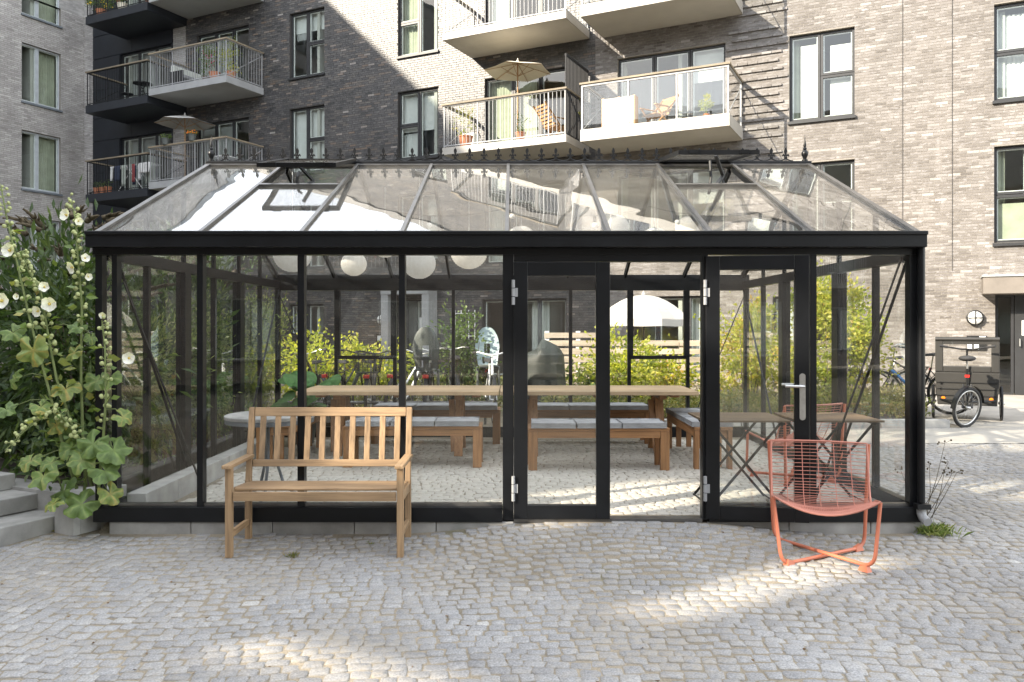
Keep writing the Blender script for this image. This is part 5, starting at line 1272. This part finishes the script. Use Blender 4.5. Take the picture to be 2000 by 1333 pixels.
def bicycle(loc, rz, label, fmat='blackmetal', high=.0, basket=None, seat=None, group='bicycles parked behind the greenhouse', steer=0, lean=0, rearlight=True, bar='chrome'):
    b = thing('bicycle', label, 'bicycle', loc, rz, group); b.rotation_euler = (lean, 0, rz)
    put_wheel(b, -.53); put_wheel(b, .55); F = M[fmat]; z = .36
    m = MB(); bb = Vector((-.08, 0, .29)); st = Vector((-.24, 0, .78)); h1 = Vector((.34, 0, .88)); h0 = Vector((.39, 0, .70)); ra = Vector((-.53, 0, z)); fa = Vector((.55, 0, z))
    m.tube([bb, st], .016, 8); m.tube([h1, h0], .02, 8); m.tube([h0+Vector((-.01, 0, .04)), bb], .018, 8); m.tube([h1, (st*.55+bb*.45)], .016, 8)
    for s in (-1, 1):
        m.tube([bb+Vector((0, s*.03, 0)), ra+Vector((0, s*.055, 0))], .009, 6); m.tube([st-Vector((0, -s*.015, .06)), ra+Vector((0, s*.055, 0))], .008, 6)
        m.tube([h0+Vector((0, s*.03, 0)), h0+Vector((.03, s*.05, -.12)), fa+Vector((0, s*.05, 0))], .010, 6)
    m.build('frame', F, b, True)
    MB().lathe([(.09, -.006), (.09, .006)], 20, Matrix.Translation((-.08, -.05, .29)) @ Matrix.Rotation(R(90), 4, 'X')).build('chainring', M['blackmetal'], b)
    c = MB(); c.beam((-.08, -.07, .29), (-.02, -.07, .13), .02, .012); c.box(-.07, .03, -.16, -.075, .115, .135); c.beam((-.08, .07, .29), (-.14, .07, .45), .02, .012); c.box(-.19, -.09, .075, .16, .44, .46); c.build('crank', M['blackmetal'], b)
    m = MB(); p = st+Vector((-.03, 0, .12+high)); m.tube([st, p], .012, 8); m.build('seat_post', M['chrome'], b, True)
    s = MB(); s.add([(-.13, -.085, 0), (-.13, .085, 0), (.0, .06, .0), (.15, .02, -.01), (.15, -.02, -.01), (0, -.06, 0), (-.12, -.075, .055), (-.12, .075, .055), (0, .05, .045), (.14, .015, .03), (.14, -.015, .03), (0, -.05, .045)], [(0, 1, 2, 5), (5, 2, 3, 4), (6, 11, 8, 7), (11, 10, 9, 8), (0, 6, 7, 1), (1, 7, 8, 2), (2, 8, 9, 3), (3, 9, 10, 4), (4, 10, 11, 5), (5, 11, 6, 0)])
    o = s.build('saddle', M['rubber'], b, True, bevel=.01); o.location = p
    m = MB(); t = h1+Vector((-.03, 0, .14+high)); m.tube([h1, t], .012, 8); m.tube([t+Vector((-.16, -.28, .04)), t+Vector((-.03, -.20, .05)), t+Vector((.05, -.06, .01)), t+Vector((.05, .06, .01)), t+Vector((-.03, .20, .05)), t+Vector((-.16, .28, .04))], .011, 8); hb = m.build('handlebar', M[bar], b, True)
    for s_ in (-1, 1): MB().tube([t+Vector((-.18, s_*.283, .04)), t+Vector((-.07, s_*.235, .048))], .017, 8).build('grip', M['rubber'], hb, True)
    for cx, a0, a1 in ((-.53, 20, 200), (.55, 30, 170)):
        m = MB(); pr = None; vs = []
        for k in range(15):
            a = R(a0+(a1-a0)*k/14); 
            for y in (-.028, 0, .028): vs.append((cx+(.385-.012*abs(y)/.028)*math.cos(a), y, z+(.385-.012*abs(y)/.028)*math.sin(a)))
        m.add(vs, [(k*3+j, k*3+j+1, k*3+j+4, k*3+j+3) for k in range(14) for j in (0, 1)]); m.build('mudguard', M['blackmetal'], b, 2)
    rk = MB()
    for y in (-.06, 0, .06): rk.tube([(-.30, y, .765), (-.80, y, .765)], .006, 5)
    for y in (-.07, .07): rk.tube([(-.78, y, .765), (-.56, y*.9, z)], .006, 5); rk.tube([(-.42, y, .765), (-.55, y*.9, z)], .006, 5)
    rk.build('luggage_rack', M['blackmetal'], b)
    if rearlight: MB().box(-.835, -.80, -.045, .045, .70, .755).build('rear_light', M['red'], b, bevel=.008); MB().box(-.925, -.918, -.02, .02, .46, .52).build('reflector', M['red'], b)
    if basket:
        x, zb, bm = basket; k = MB()
        for q in range(8):
            zz = zb+.26*q/7; e = .11+.045*q/7; k.tube([(x-e-.03, -e-.06, zz), (x+e+.03, -e-.06, zz), (x+e+.03, e+.06, zz), (x-e-.03, e+.06, zz)], .0035, 4, True)
        for q in range(18):
            t_ = q/18*4; sd_ = int(t_); f = (t_-sd_)*2-1
            def pt(e): return [(x+f*(e+.03), -e-.06), (x+e+.03, f*(e+.06)), (x-f*(e+.03), e+.06), (x-e-.03, -f*(e+.06))][sd_]
            a, c = pt(.11), pt(.155); k.tube([(a[0], a[1], zb), (c[0], c[1], zb+.26)], .0035, 4)
        k.box(x-.13, x+.13, -.16, .16, zb-.004, zb+.004); k.build('basket', M[bm], b)
    if seat:
        sm = M[seat]; k = MB(); vs = []; NR, NC = 12, 9       # curved shell
        for th in (0, .018):
            for i in range(NR+1):
                t = i/NR; wd = .20*math.sqrt(max(.05, 1-((t-.5)/.56)**2)) if t > .5 else .15+.05*t/.5
                wd = max(.05, wd)
                for j in range(NC):
                    u = -1+2*j/(NC-1); vs.append((-.66-.14*t+.10*(1-math.cos(u*1.2))-th+.05*(1-t)**4*0, u*wd,   .80+.66*t-.03*u*u*t))
        q = (NR+1)*NC; fs = []
        for i in range(NR):
            for j in range(NC-1):
                a = i*NC+j
                if (4 <= i <= 6 and 3 <= j <= 4) or (1 <= i <= 2 and j in (2, 5)): continue
                fs.append((a, a+1, a+NC+1, a+NC)); fs.append((q+a, q+a+NC, q+a+NC+1, q+a+1))
        k.add(vs, fs); k.build('child_seat', sm, b, 2)
        k = MB(); k.box(-.66, -.38, -.15, .15, .80, .84); k.box(-.62, -.42, -.19, -.155, .42, .82).box(-.62, -.42, .155, .19, .42, .82); k.build('child_seat_base', M['plasticgrey'], b, bevel=.015)
    return b
def at(px, Y): return ((px-1000)*Y/FPX, Y, 0)
bicycle(at(625, 13.0), R(115), 'black bicycle leaning at the left end of the rack', lean=R(-8))
bicycle(at(676, 12.9), R(80), 'black bicycle parked behind the left louvre window edge', bar='blackmetal', rearlight=False, lean=R(5))
bicycle(at(728, 12.75), R(93), 'black bicycle with rear basket and red light behind louvre window', basket=(-.60, .78, 'blackmetal'), bar='blackmetal')
bicycle(at(792, 12.9), R(76), 'white framed bicycle left of the dark child seat', 'white_metal', lean=R(6))
bicycle(at(838, 12.75), R(92), 'bicycle carrying a dark grey child seat with oval cutout', seat='plasticgrey', high=.05)
bicycle(at(884, 12.95), R(100), 'bicycle with front basket and swept chrome bars near green shrub', rearlight=False, basket=(.52, .92, 'blackmetal'), high=.06)
bicycle(at(958, 12.75), R(-84), 'white bicycle with front carrier and pale blue child seat facing the greenhouse', 'white_metal', seat='paleblue', bar='white_metal', basket=None)
rk = thing('bicycle_rack', 'low galvanised rail rack holding the bicycles behind the greenhouse', 'bicycle rack', (-1.9, 12.15, 0)); m = MB(); m.tube([(-1.6, 0, .33), (1.6, 0, .33)], .022, 8); m.build('rail', M['alu'], rk, True)
for x in (-1.5, -.5, .5, 1.5): MB().tube([(x, 0, .33), (x, 0, 0)], .02, 8).build('post', M['alu'], rk, True)
rg = 'bicycles by the sunlit entrance wall'
bicycle((6.45, 14.3, .0), R(160), 'dark bicycle with wicker basket half hidden behind the corner post', basket=(.55, .78, 'wicker'), group=rg, lean=R(4))
bl = bicycle((6.82, 13.75, .0), R(152), 'dark bicycle with bright blue frame tube beside the cargo bike', group=rg, high=.08, lean=R(-4))
MB().tube([(.37, 0, .73), (-.06, 0, .31)], .026, 8).build('blue_frame_tube', M['blue'], bl, True)
# cargo tricycle seen from behind
ct = thing('cargo_bike', 'black cargo trike with folding hood and clear window, rear wheel towards the yard', 'cargo bike', (6.44, 11.5, 0), R(61))
w_ = link('wheel', WM[.25][0], ct); w_.location = (.28, 0, .29); w_.scale = (1.12,)*3; w_.rotation_euler = (R(8), 0, R(-36)); link('rim', WM[.25][1], w_)
m = MB(); fm_ = []
vs = []
for k in range(13):
    a = R(10+170*k/12); 
    for y in (-.03, .03): vs.append((.325*math.cos(a), y, .325*math.sin(a)))
m.add(vs, [(2*k, 2*k+1, 2*k+3, 2*k+2) for k in range(12)]); mg = m.build('mudguard', M['blackmetal'], ct, 2); mg.location = (.28, 0, .29); mg.rotation_euler = (R(8), 0, R(-36))
m = MB()
for s in (-1, 1): m.tube([(.28, s*.06, .29), (.42, s*.05, .62)], .014, 8); m.tube([(.28, s*.06, .29), (.72, s*.05, .33)], .012, 8); m.tube([(.72, s*.03, .34), (1.05, s*.36, .34)], .016, 8)
m.tube([(.44, 0, .30), (.40, 0, .85)], .018, 8); m.tube([(.42, 0, .62), (1.0, 0, .45)], .02, 8); m.build('frame', M['blackmetal'], ct, True)
MB().tube([(.40, 0, .84), (.385, 0, .98)], .013, 8).build('seat_post', M['chrome'], ct, True)
s = MB(); s.ball((0, 0, 0), .12, 10, (1.05, .95, .36)); s.ball((.13, 0, .0), .06, 8, (1.5, .6, .45)); o = s.build('saddle', M['rubber'], ct, 2); o.location = (.37, 0, 1.0)
MB().box(.27, .285, -.03, .03, .73, .765).build('rear_light', M['red'], ct)
m = MB(); m.tube([(1.0, 0, .6), (.92, 0, 1.13)], .014, 8); m.tube([(.80, -.36, 1.17), (.86, -.24, 1.15), (.94, -.08, 1.12), (.94, .08, 1.12), (.86, .24, 1.15), (.80, .36, 1.17)], .012, 8); hb = m.build('handlebar', M['blackmetal'], ct, True)
for s_ in (-1, 1): MB().tube([(.79, s_*.365, 1.172), (.85, s_*.26, 1.153)], .018, 8).build('grip', M['rubber'], hb, True)
b_ = MB(); b_.add([(1.05, -.40, .26), (1.05, .40, .26), (1.05, .44, .76), (1.05, -.44, .76), (2.0, -.34, .26), (2.0, .34, .26), (2.05, .42, .76), (2.05, -.42, .76)], [(0, 1, 2, 3), (7, 6, 5, 4), (4, 5, 1, 0), (5, 6, 2, 1), (6, 7, 3, 2), (7, 4, 0, 3)]); bo = b_.build('cargo_box', M['cargobox'], ct, bevel=.012)
for zz in (.40, .50, .60): MB().box(1.035, 1.048, -.41, .41, zz, zz+.012).build('moulding', M['blackmetal'], bo)
for y in (-.32, .32): MB().lathe([(.028, 0), (.028, .012)], 12, Matrix.Translation((1.046, y, .36)) @ Matrix.Rotation(R(-90), 4, 'Y')).build('reflector', M['amber'], bo)
hd = MB(); hd.box(1.03, 1.06, -.43, -.32, .765, 1.28).box(1.03, 1.06, .32, .43, .765, 1.28).box(1.03, 1.06, -.32, .32, .765, .86); ho_ = hd.build('hood', M['cargobox'], ct, bevel=.012)
MB().tube([(1.045, -.43, 1.27), (1.045, .43, 1.27)], .035, 10).build('hood_roll', M['cargobox'], ct, True)
MB().box(1.043, 1.047, -.32, .32, .86, 1.24).build('hood_window', M['glass'], ct)
hs = MB(); hs.add([(1.06, -.43, .765), (2.02, -.41, .765), (1.95, -.40, 1.2), (1.06, -.43, 1.28)], [(0, 1, 2, 3)]); hs.add([(1.06, .43, .765), (2.02, .41, .765), (1.95, .40, 1.2), (1.06, .43, 1.28)], [(3, 2, 1, 0)]); hs.build('hood_side', M['cargobox'], ct)
MB().beam((1.95, -.4, 1.2), (1.95, .4, 1.2), .05, .05).build('hood_bow', M['cargobox'], ct)
for s_ in (-1, 1): w2 = link('wheel', WM[.25][0], ct); w2.location = (1.55, s_*.47, .27); link('rim', WM[.25][1], w2)
# ------------------------------------------------------------------ pallet fence, parasols, grill
fe = thing('pallet_fence', 'bleached pallet board fence behind the yellow shrubs', 'fence', (.68*1.0, 14.0, 0)); rs = random.Random(2)
for k in range(6):
    x = 0
    z = .42+k*.142
    while x < 4.4:
        L = rs.choice((1.1, 1.2, 1.0)); m = MB().box(x+.004, min(x+L, 4.5)-.004, -.012, .012, z+rs.uniform(-.004, .004), z+.095); m.build('board', M['pallet'], fe, bevel=.004); x += L
for x in np.arange(.05, 4.5, .55): MB().box(x-.045, x+.045, .014, .09, 0, 1.22).build('post', M['pallet'], fe)
f2 = thing('planter_crate', 'taller pallet crate planter standing behind the fence left end', 'planter', (.62, 15.6, 0))
for k in range(8): MB().box(0, 1.3, -.012, .012, .2+k*.15, .30+k*.15).build('board', M['pallet'], f2)
for x in (.05, .65, 1.25): MB().box(x-.04, x+.04, .014, .08, 0, 1.38).build('post', M['white_metal'], f2)
def parasol(name, label, loc, r, h, top, mat, pole, n=8, drop=0.0, rib='deckwood', group=None, rise=.3):
    p = thing(name, label, 'parasol', loc, 0.2, group); m = MB(); ht = h
    rows = 6; vs = [(0, 0, ht+rise)]
    for i in range(1, rows+1):
        t = i/rows; 
        for k in range(n*2):
            a = k*math.pi/n; rr_ = r*t*(1 if k % 2 == 0 else math.cos(math.pi/n)*(1-.015*t)); zz = ht+rise*(1-t**(1.15 if not drop else 2.0))-(.0 if k % 2 == 0 else .012*t); vs.append((rr_*math.cos(a), rr_*math.sin(a), zz))
    N = n*2; fs = [(0, 1+k, 1+(k+1) % N) for k in range(N)]
    for i in range(rows-1):
        for k in range(N): a = 1+i*N+k; b = 1+i*N+(k+1) % N; fs.append((a, a+N, b+N, b))
    if drop:
        base = len(vs)
        for k in range(N): x, y, z = vs[1+(rows-1)*N+k]; vs.append((x*1.005, y*1.005, z-drop))
        for k in range(N): a = 1+(rows-1)*N+k; b = 1+(rows-1)*N+(k+1) % N; fs.append((a, base+k, base+(k+1) % N, b))
    m.add(vs, fs); m.build('canopy', M[mat], p)
    MB().lathe([(.03, ht+rise-.01), (.05, ht+rise+.01), (.02, ht+rise+.05), (.012, ht+rise+.10)], 10).build('finial', M[mat], p, True)
    MB().lathe([(.018, 0), (.018, ht+rise-.02)], 10).build('pole', M[pole], p, True)
    for k in range(n):
        a = k*2*math.pi/n; c_, s_ = math.cos(a), math.sin(a)
        m = MB(); m.tube([(.02*c_, .02*s_, ht+rise-.05), (r*.97*c_, r*.97*s_, ht-.015)], .008, 5); m.tube([(.02*c_, .02*s_, ht-.12), (r*.5*c_, r*.5*s_, ht+rise*.45-.02)], .007, 5); m.build('rib', M[rib], p)
    MB().lathe([(.001, 0), (.2, 0), (.2, .04), (.05, .06), (.03, .12), (.02, .12)], 16).build('base', M['plasticgrey'], p, True)
    return p
parasol('garden_parasol', 'white domed parasol with valance behind the pallet fence', (2.72, 16.8, .0), 1.0, 1.62, None, 'whitecanvas', 'frame_dark', 8, .14, 'frame_dark', None, .50)
gr = thing('covered_grill', 'dark green tarpaulin cover draped over a grill behind fence end', 'grill cover', (.48, 12.6, 0)); m = MB(); vs = []; N = 26; rows = 12; rs = random.Random(6)
for i in range(rows+1):
    t = i/rows; rad_ = .12+.20*min(1, t*4)**.5+.04*t
    for k in range(N):
        a = k*2*math.pi/N; w2 = 1+.09*t*math.sin(7*a+2*math.sin(3*t))+.05*t*math.sin(11*a); vs.append((rad_*w2*math.cos(a)*1.05, rad_*w2*.8*math.sin(a), 1.13-.93*t**1.15-.05*(1-t)*abs(math.cos(a))-(.10 if math.cos(a) < -.2 else 0)*(1-t)))
m.add(vs, [tuple(range(N))]+[(i*N+k, (i+1)*N+k, (i+1)*N+(k+1) % N, i*N+(k+1) % N) for i in range(rows) for k in range(N)]); m.build('cover', M['tarp'], gr, True).scale = (.92, .92, 1.13)
for x, y in ((-.2, -.15), (.2, -.15), (-.2, .15), (.2, .15)): MB().box(x-.015, x+.015, y-.015, y+.015, 0, .3).build('leg', M['blackmetal'], gr)
# ------------------------------------------------------------------ things on the balconies
def B(u, v, l, dz=0): return bw(u, v, LV[l]+dz)
parasol('balcony_parasol', 'cream parasol with wooden ribs over the sunlit balcony', B(-11.35, -.85, 2), .92, 2.02, None, 'canvas', 'deckwood', 6, 0, 'deckwood', 'cream balcony parasols', .26)
parasol('balcony_parasol', 'cream parasol on the shaded grey balcony above the greenhouse end', B(-23.72, -.9, 2, -.03), .98, 2.02, None, 'whitecanvas', 'deckwood', 6, 0, 'deckwood', 'cream balcony parasols', .27)
def pot(loc, r, h, mat, label, leaf='leaf_mid', pr=.25, ph=.4, n=260, fl=None, L=.07, group='pot plants on the balconies', cat='pot plant'):
    p = thing('pot_plant', label, cat, loc, 0, group); MB().lathe([(r*.7, 0), (r, h*.92), (r*1.08, h*.93), (r*1.08, h), (r*.9, h), (r*.88, h*.85)], 16).build('pot', M[mat], p, True)
    rr = np.random.default_rng(int(abs(loc[0]*97)+abs(loc[2]*13)) % 9999); P, D, tone, C = clumps((0, 0, h+ph*.5), (pr, pr, ph*.5), 14, n, pr*.22, rr, .1); V, F, r_ = leaves(P, D, L, L*.4, rr, rnd_=tone); link('foliage', npmesh('foliage', V, F, r_, M[leaf]), p)
    m = MB()
    for k in range(5): t = Vector(C[k]); m.tube([(0, 0, h*.8), t*.6+Vector((0, 0, h*.4)), t], .004, 4)
    m.build('stem', M['stem'], p)
    if fl:
        m = MB()
        for k in range(22): q = P[rr.integers(0, len(P))]; m.ball(tuple(q), .022, 5)
        m.build('blossom', M[fl], p, 2)
    return p
pot(B(-22.05, -1.2, 3), .17, .3, 'terracotta', 'pink flowering plant in pot on the middle grey balcony', 'leaf_mid', .30, .95, 420, 'pink')
pot(B(-21.55, -1.0, 3), .16, .3, 'terracotta', 'yellow green plant at right end of the middle grey balcony', 'leaf_yellow', .45, 1.0, 700)
pot(B(-22.6, -1.0, 3), .15, .28, 'bowl', 'dark olive plant left on the middle grey balcony', 'leaf_mid', .34, 1.2, 420)
pot(B(-27.3, -1.35, 4, -.2), .17, .28, 'terracotta', 'yellow flowers trailing over the top black balcony corner', 'leaf_mid', .42, .55, 700, 'yellowfl')
pot(B(-26.2, -1.35, 4, -.2), .17, .3, 'canvas', 'red flowers in a basket on the top black balcony', 'leaf_mid', .25, .45, 260, 'clothred')
pot(B(-24.9, -1.35, 4, -.2), .12, .25, 'terracotta', 'small orange flowers near right end of top black balcony', 'leaf_mid', .2, .35, 160, 'orangefl')
for k in range(3): pot(B(-27.45+k*.30, -1.4, 2, -.2), .12, .24, 'terracotta', ('leftmost', 'middle', 'rightmost')[k]+' of three terracotta pots on the lower black balcony', 'leaf_dark', .12, .22, 60)
for k, u in enumerate((-23.75, -22.55)): pot(B(u, -1.66, 2, 1.14), .13, .2, 'plasticgrey', 'grey rail pot hanging on lower grey balcony, '+('left' if k == 0 else 'right')+' of the two', 'leaf_mid', .15, .16, 90, 'orangefl' if k else None)
pot(B(-12.75, -1.2, 2), .19, .36, 'terracotta', 'large terracotta pot with climbing plant on sunlit balcony left', 'leaf_yellow', .3, .8, 260)
pot(B(-11.05, -1.3, 2), .13, .26, 'terracotta', 'smaller terracotta pot plant by the parasol pole', 'leaf_mid', .18, .5, 110)
pot(B(-6.2, -1.3, 2, .06), .07, .12, 'terracotta', 'tiny conifer in a pot behind the glass balcony railing', 'leaf_yellow', .13, .45, 420, None, .05)
pot(B(-9.75, -.7, 2), .1, .2, 'terracotta', 'climber growing up the black privacy screen', 'leaf_yellow', .14, 1.5, 150)
# wooden folding chairs and loungers
def deck(loc, rz, label, mat='deckwood', sc_=1.0):
    c = thing('wooden_chair', label, 'chair', loc, rz, 'wooden balcony chairs')
    for k in range(6): MB().box(-.24, .24, -.22+k*.075, -.22+k*.075+.055, .36, .378).build('seat_slat', M[mat], c)
    for k in range(7): y = .24+k*.045; z = .42+k*.075; MB().box(-.24, .24, y-.008, y+.008, z-.026, z+.026).build('back_slat', M[mat], c)
    for s in (-1, 1):
        m = MB(); m.beam((s*.26, .30, .0), (s*.26, -.22, .56), .03, .04); m.beam((s*.26, -.26, 0), (s*.26, .56, .92), .03, .04); m.build('leg', M[mat], c); MB().box(s*.26-.03, s*.26+.03, -.26, .22, .56, .585).build('armrest', M[mat], c)
    return c
deck(B(-10.2, -.9, 2), -BA+R(150), 'wooden armchair on the sunlit balcony beside privacy screen')
deck(B(-7.6, -.75, 2, .06), -BA+R(-30), 'slatted wooden lounger with raised back on the glass railed balcony')
cb = thing('storage_trunk', 'pale wooden folded lounger standing behind the glass railing', 'lounger', B(-8.35, -1.25, 2, .06), -BA)
for k in range(14): MB().box(-.40, .40, -.15, -.135, .06+k*.05, .10+k*.05).build('slat', M['canvas'], cb)
for x in (-.4, .02, .4): MB().box(x-.03, x+.03, -.13, .13, .0, .78).build('frame', M['deckwood'], cb)
# dark table and chairs on the middle black balcony, table on grey balcony
def bistro(loc, label, top='blackmetal', r=.32, h=.72):
    t = thing('bistro_table', label, 'table', loc, 0, 'small balcony tables'); MB().lathe([(r, h-.02), (r, h)], 20).build('table_top', M[top], t)
    for k in range(3): a = k*2.09; MB().tube([(.1*math.cos(a+3.1), .1*math.sin(a+3.1), h-.02), (.26*math.cos(a), .26*math.sin(a), 0)], .012, 6).build('leg', M['blackmetal'], t)
    return t
bistro(B(-25.75, -.9, 3, -.2), 'round black table on the middle black balcony'); bistro(B(-25.2, -.7, 3, -.2), 'low black stool on the middle black balcony', r=.2, h=.45)
bistro(B(-22.0, -.8, 2, -.03), 'white table on lower grey balcony by railing', 'white_metal', .36, .74); bistro(B(-26.4, -1.0, 3, -.2), 'second low black stool at left on the middle black balcony', r=.2, h=.42)
# cushioned sofa on the middle grey balcony
sf = thing('balcony_sofa', 'black framed sofa with pale cushions on the middle grey balcony', 'sofa', B(-23.6, -.75, 3, -.03), -BA+R(90))
for z in np.arange(.1, .72, .085): MB().box(-.62, .62, .30, .33, z, z+.05).build('slat', M['blackmetal'], sf)
MB().box(-.6, .6, -.3, .28, .30, .42).build('cushion', M['cushion'], sf, bevel=.03); MB().box(-.6, .6, .14, .29, .43, .78).build('cushion', M['curtain_grey'], sf, bevel=.04)
for x in (-.6, .6): MB().box(x-.02, x+.02, -.3, .32, 0, .55).build('leg', M['blackmetal'], sf)
# clothes rack with laundry on the lower black balcony
cr = thing('clothes_rack', 'folding clothes rack on the lower black balcony', 'clothes rack', B(-26.0, -.95, 2, -.2), -BA)
for s in (-1, 1): m = MB(); m.tube([(-.7, s*.25, 0), (.2, s*.25, .95)], .01, 6); m.tube([(.7, s*.25, 0), (-.2, s*.25, .95)], .01, 6); m.build('leg', M['white_metal'], cr)
m = MB()
for k in range(6): y = -.28+k*.11; m.tube([(-1.0, y, .96), (1.0, y, .96)], .005, 5)
m.build('line', M['white_metal'], cr)
items = (('white', 'clothwhite', -.95, .14, .5, -.28), ('navy', 'clothblue', -.76, .30, .52, -.28), ('grey green', 'clothgrey', -.42, .26, .72, -.28), ('dark red striped', 'clothred', .12, .14, .62, -.28), ('white', 'clothwhite', .30, .16, .55, -.17), ('white', 'clothwhite', .5, .55, .35, -.28), ('pale green', 'clothgrey', .55, .45, .68, -.06), ('navy', 'clothblue', -.1, .18, .66, -.06))
names = ('narrow white cloth at left end of the laundry rack', 'navy garment hanging on the laundry rack', 'grey green trousers in the middle of the laundry rack', 'dark red cloth on the laundry rack', 'thin white cloth beside the dark red one on the rack', 'broad white towel at right end of laundry rack', 'grey green trousers behind the broad white towel', 'navy cloth behind the middle of laundry rack')
for nm, (c_, mt, x, wd, ln, y) in zip(names, items):
    o = thing('hanging_laundry', nm, 'laundry', bw(-26.0+x, -.95+y, LV[2]-.2+.96), -BA, 'laundry on the clothes rack'); vs = []
    for i in range(9):
        for j in range(7): vs.append((wd*i/8*(1-.12*(j/6)), .018*math.sin(i*1.7+x*9)*(.3+j/6)-.012, .012-ln*j/6))
    k = MB(); k.add(vs, [(i*7+j, i*7+j+1, (i+1)*7+j+1, (i+1)*7+j) for i in range(8) for j in range(6)]); ob = k.build('cloth', M[mt], o, 2); sm_ = ob.modifiers.new('thick', 'SOLIDIFY'); sm_.thickness = .006
# white upright radiator-like screen on the sunlit balcony
MB_ = thing('balcony_cabinet', 'white slatted cabinet at left end of the sunlit balcony', 'cabinet', B(-13.0, -.6, 2), -BA)
MB().box(-.1, .28, -.2, .1, 0, .55).build('body', M['white_metal'], MB_, bevel=.01)
for k in range(6): MB().box(-.09, .27, -.212, -.201, .04+k*.085, .10+k*.085).build('slat', M['white_metal'], MB_)
ab = thing('wall_bicycle_rack', 'white wall grid beside the grey porch surround', 'rack', bw(-13.75, -.03, 1.1), -BA); m = MB()
for x in (0, .2, .45, .65): m.tube([(x, -.03, 0), (x, -.03, .85)], .015, 6)
for z in (.1, .75): m.tube([(0, -.03, z), (.65, -.03, z)], .012, 6)
m.build('grid', M['white_metal'], ab)
